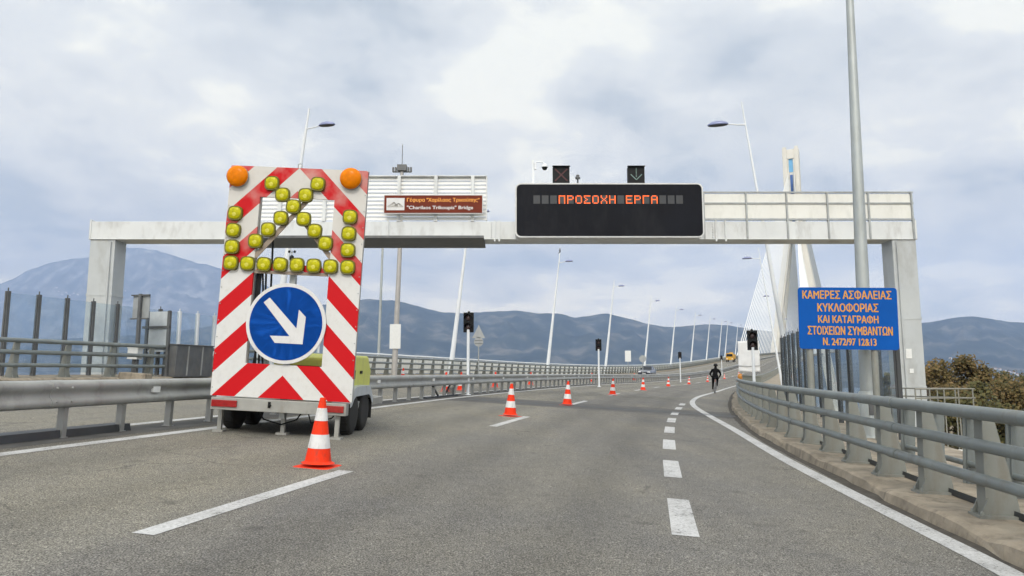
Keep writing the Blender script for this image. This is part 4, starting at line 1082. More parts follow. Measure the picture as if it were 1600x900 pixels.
# ------------------------------------------------------------------ traffic signals
def signal(name_label, mtx, height):
    s = empty('traffic_signal', name_label, 'traffic signal', mtx, 'two lens signals along the road')
    mb = MB(); mb.tube([(0, 0, 0), (0, 0, height - .6)], .055, 12); mb.lathe([(.12, 0), (.12, .02), (.06, .03)], 12); mb.build('pole', LAMPW, s)
    mb = MB(); z0 = height - .70; mb.bb(-.17, .17, -.02, .18, z0, height); mb.bb(-.19, .19, .0, .02, z0 - .02, height + .02)
    mb.lathe([(.05, height), (.05, height + .05), (.001, height + .09)], 10, (0, .08, 0)); hd = mb.build('signal_head', BLACK, s, .02)
    for zz in (z0 + .18, z0 + .52):
        mb = MB(); mb.lathe([(.11, 0), (.10, -.03), (.06, -.05), (.001, -.055)], 20, (0, -.02, zz), 'y'); mb.build('lens', mat('unlit_lens', (.055, .035, .035), .25), hd)
        mb = MB(); n_ = 12
        vs = []
        for k in range(n_ + 1):
            a = R(-20 + 220 * k / n_)
            for y_ in (-.02, -.20): vs.append((.13 * math.cos(a), y_, zz + .13 * math.sin(a)))
        mb.add(vs, [(2 * k, 2 * k + 1, 2 * k + 3, 2 * k + 2) for k in range(n_)], True); mb.build('visor', BLACK, hd, fix=False)
    return s
for px, ptop, Y, lab in ((732, 489, 27.0, 'black two lens signal on a white pole behind the guardrail, nearest the trailer'), (935, 530.5, 47, 'black two lens signal behind the guardrail, second from the trailer'),
                         (1062, 547, 82, 'black two lens signal behind the guardrail, third from the trailer'), (1127, 552, 125, 'farthest and smallest black two lens signal beside the guardrail')):
    a = at(px, ptop, Y); d_, o_ = inv(a.x, a.y); g = Vector((a.x, a.y, zs(a.x, a.y)))
    signal(lab, Matrix.Translation(g) @ Matrix.Rotation(-math.atan(.15), 4, 'Z'), min(3.3, max(2.6, a.z - g.z)))
a = at(1175, 517, 27.5); g = Vector((a.x, a.y, zs(a.x, a.y) + .12)); signal('black two lens signal on a white pole behind the right parapet before the white sheet', Matrix.Translation(g) @ Matrix.Rotation(-.2, 4, 'Z'), a.z - g.z)

# ------------------------------------------------------------------ lamp posts
def lamp_post(root, side, r0):
    H = 13.2; lean = 1.6 * side
    pt = lambda h: Vector((lean * h / H, 0, h))
    mb = MB(); mb.tube([pt(0), pt(4), pt(8), pt(H)], [r0, r0 * .8, r0 * .55, r0 * .25], 14); mb.lathe([(r0 * 1.7, 0), (r0 * 1.7, .06), (r0, .08)], 12); mb.build('pole', LAMPW, root)
    p = pt(H - 1.05)
    mb = MB(); mb.tube([p, p + Vector((side * .35, 0, .03)), p + Vector((side * .75, 0, .09))], [.04, .032, .03], 8); mb.build('arm', LAMPW, root)
    c = p + Vector((side * 1.15, 0, .09)); mb = MB(); n_ = 16; rings = []
    mb.use(LAMPB)
    for th, sc in ((-.02, .92), (0, 1.0), (.06, .92), (.13, .66), (.17, .30), (.18, .01)):
        rings.append([(c.x + .46 * sc * math.cos(2 * math.pi * j / n_), c.y + .20 * sc * math.sin(2 * math.pi * j / n_), c.z + th) for j in range(n_)])
    vs = [q for r_ in rings for q in r_]
    mb.add(vs, [(i * n_ + j, i * n_ + (j + 1) % n_, (i + 1) * n_ + (j + 1) % n_, (i + 1) * n_ + j) for i in range(5) for j in range(n_)], True)
    mb.use(DARK).add([(q[0], q[1], q[2] - .004) for q in rings[0]], [tuple(range(n_))]); mb.build('lamp_head', None, root)
pL = empty('lamp_post', 'x', 'lamp post'); lamp_post(pL, 1, .20)
pR = empty('lamp_post', 'x', 'lamp post'); lamp_post(pR, -1, .115)
o19 = ['first', 'second', 'third', 'fourth', 'fifth', 'sixth', 'seventh', 'eighth', 'ninth', 'tenth', 'eleventh', 'twelfth']
dl = [31.4] + [on_line(px_, -14.75) for px_ in (705, 855, 945, 1007, 1048, 1080, 1104, 1124)] + [236, 262]
for i, d_ in enumerate(dl):
    q = pL if i == 0 else copy_tree(pL)
    q.matrix_world = frame(d_, -16.1 if i == 0 else -14.75, .1, upright=True)
    tag(q, 'leaning white lamp post rising behind the chevron board' if i == 0 else '%s leaning white lamp post along the far left parapet, counted from the trailer' % o19[i], 'lamp post', 'leaning lamp posts on the left side')
for i, d_ in enumerate([32.3, 70, 108, 150, 195]):
    q = pR if i == 0 else copy_tree(pR)
    q.matrix_world = frame(d_, 7.75 if i == 0 else 9.0, .0, upright=True)
    tag(q, ['nearest leaning white lamp post on the right side, lamp above the gantry', 'second leaning lamp post on the right, its lamp just below the gantry', 'third leaning lamp post on the right, in front of the pylon stays', 'fourth leaning lamp post on the right side of the bridge', 'fifth and farthest leaning lamp post on the right side'][i], 'lamp post', 'leaning lamp posts on the right side')
# bird on the third lamp post
lp3 = [o for o in COL.objects if o.get('label', '').startswith('third leaning white lamp')][0]
mb = MB(); pt = lp3.matrix_world @ Vector((1.6, 0, 13.2))
mb.lathe([(.001, -.16), (.05, -.12), (.09, -.02), (.10, .08), (.07, .17), (.05, .21), (.06, .25), (.05, .30), (.001, .33)], 12, (0, 0, .22))
mb.bar((0, .05, .12), (0, .25, 0), .07, .02); mb.bar((0, -.05, .48), (0, -.14, .47), .02, .02)
for sx in (-.03, .03): mb.tube([(sx, 0, 0), (sx, 0, .14)], .008, 5)
bird = mb.build('bird', DARKG); bird.location = pt; bird.rotation_euler = (0, 0, .8); tag(bird, 'dark bird perched on the tip of a white lamp post', 'bird')

# ------------------------------------------------------------------ near right: tall pole, blue sign, gantry platform
tp = at(1359, 690, 14.9); d_, o_ = inv(tp.x, tp.y)
tpole = empty('tall_pole', 'tall plain grey steel pole rising out of the picture beside the blue sign', 'pole', Matrix.Translation((tp.x, tp.y, zs(tp.x, tp.y) + .13)))
topq = at(1325, -60, 14.9) - tpole.location
mb = MB(); mb.tube([(0, 0, 0), topq * .35, topq * .7, topq, topq * 1.35], [.14, .125, .095, .07, .055], 18); mb.lathe([(.24, 0), (.24, .03), (.15, .04)], 16); mb.lathe([(.155, 0), (.155, .9), (.135, .92)], 16); mb.build('shaft', POLEG, tpole)
mb = MB(); mb.bb(-.05, .05, -.165, -.15, .45, .75); mb.build('access_door', DARKG, tpole)

SY = 14.2
sg = empty('blue_sign', 'blue sign with orange Greek lettering on two grey posts behind the parapet', 'sign', Matrix.Translation(at(1327, 546, SY)) @ Matrix.Rotation(R(1.2), 4, 'Y') @ Matrix.Rotation(R(-6), 4, 'Z'))
sw, sh = 1.565 * 14.2 / 12, 1.02 * 14.2 / 12
mb = MB(); mb.prism(rrect(-sw / 2, sw / 2, 0, sh, .06), Matrix.Identity(4), .02); mb.build('plate', SBLUE2, sg)
mb = MB()
mb.prism(rrect(-sw / 2 + .012, sw / 2 - .012, .012, sh - .012, .055), Matrix.Translation((0, .021, 0)), .006); mb.build('backing', GALV, sg)
for body, pc, wdt, hgt, py in (('ΚΑΜΕΡΕΣ ΑΣΦΑΛΕΙΑΣ', 1325, 135, 14, 459.5), ('ΚΥΚΛΟΦΟΡΙΑΣ', 1326, 92, 14, 480), ('ΚΑΙ ΚΑΤΑΓΡΑΦΗ', 1326, 91, 12.5, 498.5), ('ΣΤΟΙΧΕΙΩΝ ΣΥΜΒΑΝΤΩΝ', 1328, 128, 13.5, 516.5), ('Ν. 2472/97 12&13', 1327, 80, 11.5, 534)):
    k = SY / 1155 * 1.0
    text_obj('lettering', body, wdt * k, hgt * k, SORANGE, sg, (pc - 1326) * k, (546 - py) * k, -.005, 0, .0045)
for px in (1268, 1366):
    x_ = (px - 1327) / 1155 * SY; mb = MB(); mb.tube([(x_ + .03, .075, -2.1), (x_, .075, 1.1)], .062, 14); mb.lathe([(.064, 1.1), (.001, 1.115)], 14, (x_, .075, 0)); mb.build('post', POSTP, sg)
mb = MB()
for z_ in (.25, .95): mb.bb(-.83, .83, .027, .05, z_ - .02, z_ + .02)
mb.build('clamp_rail', GALV, sg)

# gantry footing platform with railing on the right
fp = empty('gantry_platform', 'concrete platform with light railings around the right gantry column', 'platform', Matrix.Translation(P(26, 7.7)))
fi = fp.matrix_world.inverted(); zp = -1.15
def fl(px, Y, z): q = at(px, 600, Y); return Vector((q.x - fp.location.x, q.y - fp.location.y, z))
mb = MB(); mb.bb(fl(1370, 25, 0).x, fl(1475, 25, 0).x, -2.5, 2.5, zp - .5, zp); mb.build('slab', CONCW, fp, .02)
mb = MB(); xa, xb = fl(1437, 22.5, 0).x, fl(1468, 22.5, 0).x; mb.bb(xa, xb, -3.6, -2.6, zp - 1.5, zp + .35); mb.build('white_block', CONCW, fp, .02)
mb = MB(); xa, xb = fl(1378, 23.6, 0).x, fl(1463, 23.6, 0).x
ztop = at(1440, 607, 23.6).z - fp.location.z
for z_ in (ztop, ztop - .27, ztop - .6): mb.tube([(xa, -2.4, z_), (xb, -2.4, z_), (xb, 2.4, z_)], .022, 8)
k = 0
while xa + k * .42 < xb + .01: mb.tube([(xa + k * .42, -2.4, zp), (xa + k * .42, -2.4, ztop)], .02, 8); k += 1
for j in range(1, 6): mb.tube([(xb, -2.4 + j * .95, zp), (xb, -2.4 + j * .95, ztop)], .02, 8)
mb.build('railing', mat('rail_beige', (.27, .265, .23), .5, .2), fp)

# ------------------------------------------------------------------ white sheet, barrier light, cabinet by the parapet end
p = at(1171, 580, 52); g = zs(p.x, p.y)
sh_ = empty('covered_sign', 'sign wrapped in a white sheet beyond the right parapet', 'covered sign', Matrix.Translation((p.x, p.y, g)) @ Matrix.Rotation(-.25, 4, 'Z'))
zlo, zhi = at(1171, 581, 52).z - g, at(1171, 533, 52).z - g
mb = MB(); nx_, nz_ = 14, 16; vs = []
for j in range(nz_ + 1):
    for i in range(nx_ + 1):
        u, v = i / nx_, j / nz_
        vs.append(((u - .5) * 1.45, -.06 + .05 * mnoise.noise((u * 5, v * 4, 2)), zlo + (zhi - zlo) * v + .05 * mnoise.noise((u * 3, 0, v))))
k = len(vs); vs2 = [(a, b_ + .12, c) for a, b_, c in vs]
F_ = [(j * 15 + i, j * 15 + i + 1, (j + 1) * 15 + i + 1, (j + 1) * 15 + i) for j in range(nz_) for i in range(nx_)]
ring = [i for i in range(15)] + [j * 15 + 14 for j in range(1, 17)] + [16 * 15 + i for i in range(13, -1, -1)] + [j * 15 for j in range(15, 0, -1)]
mb.add(vs + vs2, F_ + [tuple(k + q for q in reversed(f)) for f in F_] + [(ring[i], ring[(i + 1) % len(ring)], ring[(i + 1) % len(ring)] + k, ring[i] + k) for i in range(len(ring))], True)
mb.build('sheet', CLOTHW, sh_)
mb = MB()
for x_ in (-.55, .55): mb.tube([(x_, .12, 0), (x_, .12, zhi)], .04, 8)
mb.build('post', GALV, sh_)
mb = MB(); mb.tube([(-.74, -.1, zlo + .42), (0, -.11, zlo + .38), (.74, -.1, zlo + .42)], .018, 6); mb.build('strap', DARKG, sh_)
p = at(1157, 600, 36); g = zs(p.x, p.y)
wl = empty('warning_light', 'amber warning light on a short stand at the end of the parapet', 'warning light', Matrix.Translation((p.x, p.y, g)))
mb = MB(); mb.tube([(0, 0, 0), (0, 0, .95)], .03, 8); mb.bb(-.2, .2, -.2, .2, 0, .06); mb.build('stand', DARKG, wl)
mb = MB(); mb.bb(-.16, .16, -.09, .09, .90, 1.02); mb.lathe([(.12, 0), (.13, .12), (.10, .24), (.001, .28)], 14, (0, 0, 1.02)); mb.build('lamp', mat('dull_amber', (.45, .18, .02), .35), wl)
p = at(1156, 612, 29.5); d_, o_ = inv(p.x, p.y)
eb = MB(); eb.bb(-.35, .35, -.15, .15, 0, 1.05); eb.bb(-.38, .38, -.18, .18, 1.05, 1.10)
for k in range(4): eb.bb(-.3, .3, -.16, -.15, .2 + k * .2, .28 + k * .2)
o = eb.build('roadside_cabinet', mat('cabinet_grey', (.22, .23, .2), .6, .1, .1, 3), None, .015); o.matrix_world = frame(d_, kerb_o(d_) + .75, .13); tag(o, 'small grey roadside cabinet at the far end of the right parapet', 'cabinet')

# ------------------------------------------------------------------ left roadside clutter
def place(px, o):                  # parameter on offset o seen in column px
    return on_line(px, o)
d_ = place(218, -14.45)
sb = empty('traffic_sign', 'grey back of a rectangular sign on a steel post beside the left parapet', 'sign', frame(d_, -14.45, .1, upright=True))
z0_, z1_ = at(218, 497, sb.location.y).z - sb.location.z, at(218, 462, sb.location.y).z - sb.location.z
mb = MB(); mb.bb(-.33, .33, .06, .09, z0_, z1_); mb.build('plate', mat('sign_back', (.33, .345, .35), .5, .3), sb)
mb = MB(); mb.bb(-.05, .05, -.04, .05, 0, z1_ + .06); mb.build('post', DARKG, sb)
mb = MB(); mb.bb(-.36, .36, -.02, .06, z0_ - .04, z0_); mb.bb(-.36, .36, -.02, .06, z1_, z1_ + .04); mb.build('bracket', DARKG, sb)
d_ = place(243, -14.55)
fr_ = empty('cabinet_frame', 'open steel frame holding a light panel beside the left parapet', 'frame', frame(d_, -14.55, .1, upright=True))
mb = MB(); zz1 = at(243, 486, fr_.location.y).z - fr_.location.z
for x_ in (-.45, .45): mb.bb(x_ - .05, x_ + .05, -.05, .05, 0, zz1)
mb.bb(-.62, .5, -.06, .06, zz1 - .62, zz1 - .54); mb.bb(-.62, .5, -.06, .06, zz1 - 1.35, zz1 - 1.27); mb.build('post', DARKG, fr_)
mb = MB(); mb.bb(-.38, .38, .0, .02, .9, zz1 - .02); mb.build('panel', mat('pale_panel', (.5, .54, .57), .4), fr_)
d_ = place(296, -14.05)
cb = empty('steel_cabinet', 'dark grey steel cabinet standing in a gap of the left parapet', 'cabinet', frame(d_, -14.05, .15))
mb = MB(); mb.bb(-.3, .25, -1.0, 1.0, 0, 1.12); mb.bb(-.33, .28, -1.03, 1.03, 1.12, 1.16); mb.build('body', DARKG, cb, .01)
mb = MB(); mb.bb(.25, .27, -.42, -.36, .05, 1.1); mb.bb(.25, .27, .36, .42, .05, 1.1); mb.build('seam', GUARD, cb)
d_ = place(204, -13.65)
mb = MB(); mb.prism([(-.48, 0), (.48, 0), (.46, .30), (-.44, .32)], Matrix.Translation((0, -.2, 0)), .4); cblk = mb.build('concrete_block', CONC, None, .02); cblk.matrix_world = frame(d_, -13.55, .0, yaw=0.1); tag(cblk, 'low tan concrete block on the ground before the left parapet', 'block')
d_ = place(199, -14.9)
wc = empty('junction_box', 'small white box on a post seen through the left parapet rails', 'box', frame(d_, -14.55, .1))
mb = MB(); mb.bb(-.2, .2, -.12, .12, .62, .98); mb.bb(-.22, .22, -.14, .14, .98, 1.02); mb.build('case', REFL, wc); mb = MB(); mb.bb(-.05, .05, -.05, .05, 0, .62); mb.build('post', DARKG, wc)
# median brackets
d_ = inv(at(690, 605, 24.5).x, 24.5)[0]
mk = empty('cable_bracket', 'diagonal steel struts and rods standing under the guardrail', 'bracket', frame(d_, GO))
mb = MB()
for s_ in (-1, 1): mb.bar((0, s_ * .25, .02), (0, s_ * .95, .45), .04, .05)
mb.bb(-.08, .08, -1.5, 1.5, .004, .05); mb.build('strut', DARK, mk)
mb = MB()
for k in range(6): mb.tube([(.05, .5 + k * .12, .02), (.05, .5 + k * .12, .30)], .012, 6)
mb.build('rod', DARK, mk)
# anemometer seen through the board opening
d_ = 33.5; q = at(455, 425, 31)
an = empty('weather_mast', 'slim grey weather mast with small cups seen through the board opening', 'weather mast', Matrix.Translation((q.x, q.y, zs(q.x, q.y))))
H_ = at(455, 391, 31).z - an.location.z
mb = MB(); mb.tube([(0, 0, 0), (0, 0, H_ - .45)], .06, 10); mb.tube([(0, 0, H_ - .45), (0, 0, H_ - .02)], .025, 8); mb.build('pole', POLEG, an)
mb = MB()
for s_ in (-1, 1): mb.tube([(0, 0, H_ - .1), (s_ * .10, 0, H_ - .06)], .012, 6); mb.lathe([(.001, -.07), (.05, -.03), (.05, .03), (.001, .07)], 8, (s_ * .12, 0, H_ - .06))
mb.lathe([(.05, 0), (.10, .06), (.10, .2), (.04, .26)], 10, (0, 0, H_ - .48)); mb.build('sensor', BLACK, an)
# radio mast behind the gantry
q = at(619, 560, 42); rmst = empty('radio_mast', 'tall grey mast with antennas on top standing beyond the gantry', 'mast', Matrix.Translation((q.x, q.y, zs(q.x, q.y))))
Ht = at(622, 268, 42).z - rmst.location.z; Hs = at(622, 226, 42).z - rmst.location.z
mb = MB(); mb.tube([(-.1, 0, 0), (.08, 0, Ht * .6), (.12, 0, Ht)], [.17, .13, .10], 12); mb.build('shaft', mat('mast_grey', (.42, .40, .38), .5, .3), rmst)
mb = MB(); mb.tube([(.12, 0, Ht), (.12, 0, Hs)], .022, 6); mb.bb(-.42, .66, -.03, .03, Ht - .06, Ht); mb.bb(-.15, .4, -.2, .2, Ht + .02, Ht + .38)
for x_ in (-.4, -.25, .5, .65): mb.bb(x_ - .05, x_ + .05, -.08, .08, Ht - .02, Ht + .25)
mb.build('antenna', DARKG, rmst)
mb = MB(); za, zb_ = at(618, 545, 42).z - rmst.location.z, at(618, 507, 42).z - rmst.location.z
mb.bb(-.36, .26, -.22, -.18, za, zb_); mb.build('plate', REFL, rmst)
q = at(591, 560, 47); ltp = empty('camera_mast', 'thin grey mast with small cameras under the gantry beam', 'mast', Matrix.Translation((q.x, q.y, zs(q.x, q.y))))
Ht = at(594, 378, 47).z - ltp.location.z
mb = MB(); mb.tube([(0, 0, 0), (.12, 0, Ht)], [.10, .07], 10); mb.build('shaft', POLEG, ltp)
mb = MB(); mb.bb(-.7, .55, -.04, .04, Ht - .05, Ht); mb.bb(-.6, -.3, -.1, .1, Ht, Ht + .12); mb.bb(.2, .5, -.1, .1, Ht, Ht + .12); mb.build('camera', DARKG, ltp)
# road signs seen from behind
def back_sign(px, py0, py1, Y, shape, label):
    a, b_ = at(px, py0, Y), at(px, py1, Y); g_ = zs(a.x, a.y)
    s = empty('traffic_sign', label, 'sign', Matrix.Translation((a.x, a.y, g_)))
    h0, h1 = b_.z - g_, a.z - g_
    mb = MB(); mb.tube([(0, .05, 0), (0, .05, h1)], .05, 8); mb.build('post', GALV, s)
    sbm = mat('sign_back', (.33, .345, .35), .5, .3)
    if shape == 'tri':
        r_ = (h1 - h0) * .32
        mb = MB(); mb.prism([(-.5, h0 + .62), (.5, h0 + .62), (0, h1)], Matrix.Translation((0, -.02, 0)), .02); mb.build('triangle_plate', sbm, s)
        mb = MB(); mb.lathe([(.36, 0), (.36, .02)], 24, (0, -.02, h0 + .33), 'y'); mb.build('round_plate', sbm, s)
        mb = MB()
        for z_ in (h0 + .2, h0 + .45): mb.bb(-.3, .3, -.05, -.02, z_ - .02, z_ + .02)
        mb.build('bracket', DARKG, s)
    elif shape == 'round':
        mb = MB(); mb.lathe([((h1 - h0) / 2, 0), ((h1 - h0) / 2, .02)], 24, (0, -.02, (h0 + h1) / 2), 'y'); mb.build('plate', sbm, s)
    else:
        mb = MB(); mb.bb(-.42, .42, -.04, -.01, h0, h1); mb.bb(-.30, .30, -.05, -.04, h0 + .15, h1 - .15); mb.build('plate', REFL, s)
back_sign(748, 508, 541, 56, 'tri', 'grey backs of a triangular and a round sign on one post past the first signal')
back_sign(981, 548, 565, 104, 'rect', 'small white rectangular sign at the far parapet before the car')
back_sign(1004, 555, 566, 100, 'round', 'round grey sign back above the dark car')
mb = MB()

# ------------------------------------------------------------------ oncoming car
dcar = on_line(1011, -9.3)
car = empty('car', 'dark grey car coming towards us on the opposite carriageway', 'car', frame(dcar, -9.3) @ Matrix.Rotation(math.pi, 4, 'Z'))
st = [(2.15, .55, .62, .78), (2.05, .30, .74, .84), (1.2, .25, .92, .88), (.9, .25, .98, .89), (-1.7, .25, 1.0, .89), (-2.1, .35, .95, .84), (-2.2, .5, .8, .8)]
mb = MB(); vs = []
for y_, zl_, zh_, hw in st:
    vs += [(-hw, y_, zl_), (-hw - .02, y_, (zl_ + zh_) / 2), (-hw + .06, y_, zh_), (hw - .06, y_, zh_), (hw + .02, y_, (zl_ + zh_) / 2), (hw, y_, zl_)]
mb.add(vs, [(i * 6 + j, i * 6 + (j + 1) % 6, (i + 1) * 6 + (j + 1) % 6, (i + 1) * 6 + j) for i in range(6) for j in range(6)] + [tuple(range(6)), tuple(range(36, 42))])
mb.build('body', CARP, car, .03)
mb = MB(); cab = [(.95, .97, .80), (.15, 1.44, .62), (-1.1, 1.46, .62), (-1.75, .98, .76)]
vs = [(s_ * hw, y_, z_) for y_, z_, hw in cab for s_ in (-1, 1)]
mb.add(vs, [(0, 1, 3, 2), (4, 5, 7, 6), (0, 2, 4, 6), (1, 7, 5, 3), (0, 6, 7, 1)]); mb.build('window', GLASSD, car)
mb = MB(); vs = [(s_ * .62, y_, z_) for y_, z_ in ((.18, 1.44), (-1.12, 1.46)) for s_ in (-1, 1)] + [(s_ * .60, y_, z_ + .04) for y_, z_ in ((.12, 1.44), (-1.08, 1.46)) for s_ in (-1, 1)]
mb.add(vs, [(4, 5, 7, 6), (0, 1, 5, 4), (2, 6, 7, 3), (0, 4, 6, 2), (1, 3, 7, 5)]); mb.build('roof', CARP, car)
for s_ in (-1, 1):
    mb = MB(); mb.box((s_ * .62, 2.08, .66), (.34, .12, .16)); mb.build('headlight', HEADL, car, .02)
    for y_ in (1.35, -1.35):
        mb = MB(); mb.lathe([(.2, -.1), (.30, -.1), (.32, 0), (.30, .1), (.2, .1)], 20, (s_ * .80, y_, .32), 'x'); wq = mb.build('wheel', RUBBER, car)
        mb = MB(); mb.lathe([(.2, s_ * .08), (.1, s_ * .11), (.001, s_ * .11)], 16, (s_ * .80, y_, .32), 'x'); mb.build('rim', RIM, wq)
mb = MB(); mb.box((0, 2.14, .55), (.9, .06, .14)); mb.build('grille', BLACK, car)
mb = MB(); mb.box((0, 2.19, .46), (.5, .02, .11)); mb.build('number_plate', REFL, car)

# ------------------------------------------------------------------ yellow works truck far along
dty = on_line(1143, -11.0)
tk = empty('works_truck', 'small yellow works truck far along the opposite carriageway', 'truck', frame(dty, -11.0) @ Matrix.Rotation(math.pi, 4, 'Z'))
mb = MB(); mb.prism([(-1.1, .7), (1.1, .7), (1.1, 1.7), (.95, 2.7), (-.95, 2.7), (-1.1, 1.7)], Matrix.Translation((0, .6, 0)), 1.7); mb.build('cab', TRUCKY, tk, .06)
mb = MB(); mb.add([(-.95, 2.32, 1.7), (.95, 2.32, 1.7), (.82, 2.32, 2.5), (-.82, 2.32, 2.5)], [(0, 1, 2, 3)]); mb.build('window', GLASSD, tk)
mb = MB(); mb.bb(-1.15, 1.15, -4, .5, 1.0, 2.3); mb.bb(-.5, .5, -3.0, -1.6, 2.3, 2.9); mb.build('load_bed', TRUCKY, tk, .05)
for s_ in (-1, 1):
    for y_ in (1.4, -2.8):
        mb = MB(); mb.lathe([(.25, -.14), (.46, -.14), (.48, 0), (.46, .14), (.25, .14)], 20, (s_ * .95, y_, .48), 'x'); mb.build('wheel', RUBBER, tk)
    mb = MB(); mb.bb(s_ * .75 - .18, s_ * .75 + .18, 2.3, 2.34, .9, 1.15); mb.build('headlight', HEADL, tk)

# ------------------------------------------------------------------ cyclist
q = at(1117, 614, 46.5); d_, o_ = inv(q.x, q.y)
bm_ = frame(d_, o_, .004, yaw=R(17))
bk = empty('bicycle', 'dark racing bicycle ridden along the right edge line', 'bicycle', bm_)
def ringm(y_):
    mb = MB(); pts = [(0, y_ + .335 * math.cos(2 * math.pi * j / 32), .34 + .335 * math.sin(2 * math.pi * j / 32)) for j in range(33)]
    mb.tube(pts, .030, 8, False)
    for j in range(10): a = 2 * math.pi * j / 10; mb.tube([(0, y_, .34), (0, y_ + .33 * math.cos(a), .34 + .33 * math.sin(a))], .003, 4)
    mb.lathe([(.03, -.05), (.03, .05)], 10, (0, y_, .34), 'x'); return mb
WTY = mat('grey_tyre', (.17, .17, .18), .6, 0, .2, 8)
ringm(-.50).build('wheel', WTY, bk); ringm(.50).build('wheel', WTY, bk)
mb = MB(); BBk, HD, ST = (0, -.06, .28), (0, .38, .86), (0, -.22, .84)
for a, b_ in ((BBk, HD), (BBk, ST), (ST, HD), (BBk, (0, -.5, .34)), ((0, -.2, .78), (0, -.5, .34)), (HD, (0, .50, .34)), (HD, (0, .37, .96)), (ST, (0, -.25, .94))): mb.tube([a, b_], .018, 8)
mb.build('frame', BIKE, bk)
mb = MB(); mb.tube([(-.21, .52, .90), (-.21, .44, .99), (-.05, .38, .98), (.05, .38, .98), (.21, .44, .99), (.21, .52, .90)], .014, 8); mb.build('handlebar', BLACK, bk)
mb = MB(); mb.box((0, -.26, .955), (.13, .26, .04)); mb.build('saddle', BLACK, bk, .015)
mb = MB(); mb.tube([(-.09, -.02, .12), (-.09, -.06, .28), (.09, -.06, .28), (.09, -.10, .44)], .012, 6); mb.box((-.14, -.02, .12), (.1, .08, .025)); mb.box((.14, -.10, .44), (.1, .08, .025)); mb.build('crank', DARK, bk)

def skin_body(name, verts, edges, radii, m, parent=None, sub=2):
    me = bpy.data.meshes.new(name); me.from_pydata([tuple(v) for v in verts], edges, []); o = bpy.data.objects.new('tmp', me); COL.objects.link(o)
    sm = o.modifiers.new('skin', 'SKIN'); sm.use_smooth_shade = True
    ly = me.skin_vertices[0] if me.skin_vertices else None
    if ly is None:
        bpy.context.view_layer.objects.active = o; bpy.ops.mesh.customdata_skin_add(); ly = me.skin_vertices[0]
    for i, r_ in enumerate(radii): ly.data[i].radius = r_ if isinstance(r_, tuple) else (r_, r_)
    ly.data[0].use_root = True
    ss = o.modifiers.new('sub', 'SUBSURF'); ss.levels = sub; ss.render_levels = sub
    dg = bpy.context.evaluated_depsgraph_get(); dg.update()
    me2 = bpy.data.meshes.new_from_object(o.evaluated_get(dg)); bpy.data.objects.remove(o)
    me2.materials.clear(); me2.materials.append(m)
    for p_ in me2.polygons: p_.use_smooth = True
    r_ = bpy.data.objects.new(name, me2); COL.objects.link(r_)
    if parent: r_.parent = parent
    return r_
V = [(0, -.24, 1.02), (0, -.14, 1.16), (0, .02, 1.34), (0, .12, 1.45), (0, .17, 1.53), (0, .21, 1.60), (0, .24, 1.69),
     (-.19, .13, 1.42), (-.33, .22, 1.18), (-.25, .43, 1.03), (-.23, .49, .98), (.19, .13, 1.42), (.33, .22, 1.18), (.25, .43, 1.03), (.23, .49, .98),
     (-.12, -.22, .98), (-.13, .16, .66), (-.13, -.03, .30), (-.13, .10, .22), (.12, -.22, .98), (.13, .22, .80), (.125, -.10, .54), (.125, .04, .48)]
E = [(0, 1), (1, 2), (2, 3), (3, 4), (4, 5), (5, 6), (3, 7), (7, 8), (8, 9), (9, 10), (3, 11), (11, 12), (12, 13), (13, 14), (0, 15), (15, 16), (16, 17), (17, 18), (0, 19), (19, 20), (20, 21), (21, 22)]
RD = [.15, .145, .17, .14, .07, .085, .09, .085, .058, .042, .042, .085, .058, .042, .042, .11, .075, .05, .045, .11, .075, .05, .045]
per = skin_body('person', V, E, RD, CLOTHK); per.matrix_world = bm_
tag(per, 'person in black clothes and helmet riding a bicycle away from us', 'person')
mb = MB(); c_ = (0, .245, 1.70); mb.lathe([(.125, -.02), (.135, .03), (.12, .09), (.07, .13), (.001, .145)], 18, c_); mb.bar((0, .26, 1.72), (0, .40, 1.69), .16, .02); mb.build('helmet', BLACK, per, .005)
mb = MB(); mb.lathe([(.001, -.13), (.06, -.11), (.088, -.03), (.09, .01)], 14, (0, .255, 1.70)); mb.box((0, .35, 1.66), (.03, .03, .05)); mb.build('face', SKIN, per)

# ------------------------------------------------------------------ trees below the right side
def leaf_mat(name, cols):
    m = bpy.data.materials.new(name); m.use_nodes = True; t = m.node_tree; b = t.nodes['Principled BSDF']; b.inputs['Roughness'].default_value = .7; b.inputs['Specular IOR Level'].default_value = .25
    g = t.nodes.new('ShaderNodeNewGeometry'); tcn = t.nodes.new('ShaderNodeTexCoord'); n = t.nodes.new('ShaderNodeTexNoise'); n.inputs['Scale'].default_value = .8; n.inputs['Detail'].default_value = 3
    L(t, tcn.outputs['Object'], n.inputs['Vector'])
    f = M(t, 'ADD', M(t, 'MULTIPLY', g.outputs['Random Per Island'], .5), M(t, 'MULTIPLY', n.outputs[0], .5))
    L(t, ramp(t, f, [(0.2, cols[0]), (0.5, cols[1]), (0.8, cols[2])], 'LINEAR'), b.inputs['Base Color']); return m
LEAFB = leaf_mat('leaves_brown', [(0.045, 0.040, 0.013), (0.115, 0.085, 0.028), (0.20, 0.13, 0.058)])
LEAFG = leaf_mat('leaves_olive', [(0.032, 0.036, 0.012), (0.08, 0.078, 0.025), (0.15, 0.115, 0.045)])
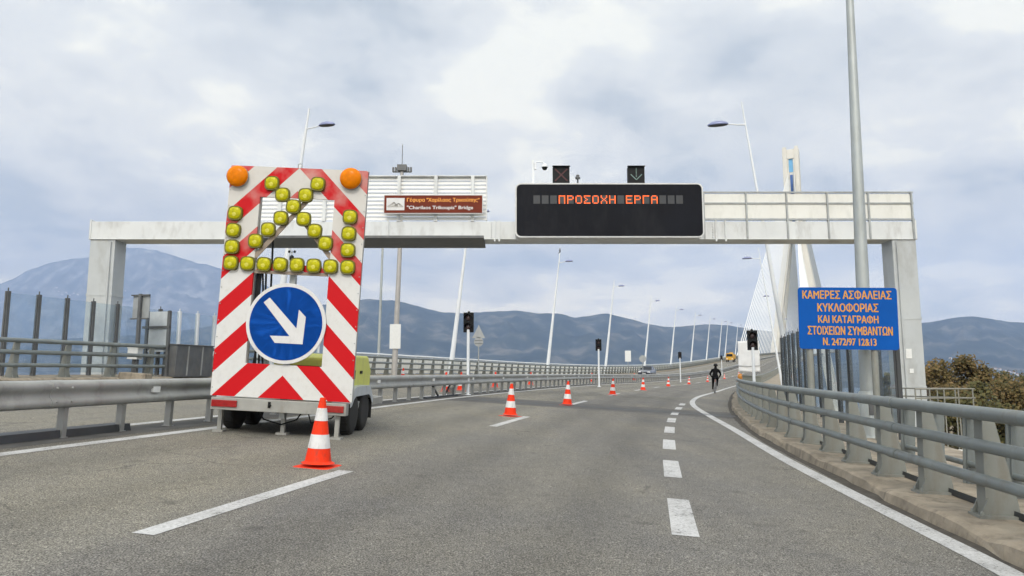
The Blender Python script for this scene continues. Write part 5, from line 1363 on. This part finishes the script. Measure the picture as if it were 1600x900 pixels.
def tree(px, ptop, Y, rx, label, lm, nl, seed):
    rnd = random.Random(seed); tpt = at(px, ptop, Y); gz_ = ground_z(tpt.x, Y); H = tpt.z - gz_
    t_ = empty('tree', label, 'tree', Matrix.Translation((tpt.x, Y, gz_)), 'trees beside the viaduct')
    mb = MB(); mb.tube([(0, 0, 0), (.15, 0, H * .25), (-.1, .1, H * .5), (0, 0, H * .8)], [.32, .26, .18, .05], 10)
    clumps = []
    for k in range(34):
        a = rnd.uniform(0, 6.28); zf = rnd.uniform(.25, .93); env = math.sqrt(max(.02, 1 - ((zf - .5) / .52) ** 2))
        rr_ = rx * env * rnd.uniform(.35, 1.0)
        c = Vector((rr_ * math.cos(a), rr_ * math.sin(a), H * zf)); clumps.append((c, rnd.uniform(.16, .34) * rx))
        if k % 2 == 0: mb.tube([(0, 0, H * max(.15, zf - .25)), c * .6 + Vector((0, 0, H * zf * .36)), c], [.08, .05, .02], 6)
    clumps.append((Vector((0, 0, H * .96)), rx * .17))
    mb.build('trunk', BARK, t_)
    mb = MB(); vs = []; fs = []
    for i in range(nl):
        c, r_ = clumps[rnd.randrange(len(clumps))]
        d3 = Vector((rnd.gauss(0, 1), rnd.gauss(0, 1), rnd.gauss(0, .8))).normalized() * (r_ * (rnd.random() ** .5 * 1.05 + (.35 if rnd.random() < .06 else 0)))
        p = c + d3
        a = Vector((rnd.gauss(0, 1), rnd.gauss(0, 1), rnd.gauss(0, 1))).normalized(); b_ = a.orthogonal().normalized(); s_ = rnd.uniform(.07, .17)
        k = len(vs); vs += [p - a * s_ - b_ * s_ * .5, p + a * s_ * .3 - b_ * s_ * .7, p + a * s_ + b_ * s_ * .1, p - a * s_ * .2 + b_ * s_ * .7]; fs.append((k, k + 1, k + 2, k + 3))
    mb.add(vs, fs); mb.build('crown', lm, t_, fix=False)
tree(1456, 572, 50, 3.0, 'brown leaved tree close beside the right gantry column', LEAFB, 11000, 1)
tree(1505, 560, 54, 4.4, 'tallest brownish tree in the middle of the group beyond the parapet', LEAFB, 22000, 2)
tree(1567, 583, 57, 3.4, 'olive brown tree at the seaward end of the group', LEAFG, 12000, 3)
tree(1390, 582, 60, 2.2, 'small dark tree between the blue sign and the gantry column', LEAFG, 7000, 4)
tree(1600, 640, 48, 2.2, 'low olive bush behind the parapet at the picture edge', LEAFG, 5000, 5)
tree(1530, 600, 46, 3.4, 'lower olive tree in front of the tallest one', LEAFG, 13000, 6)
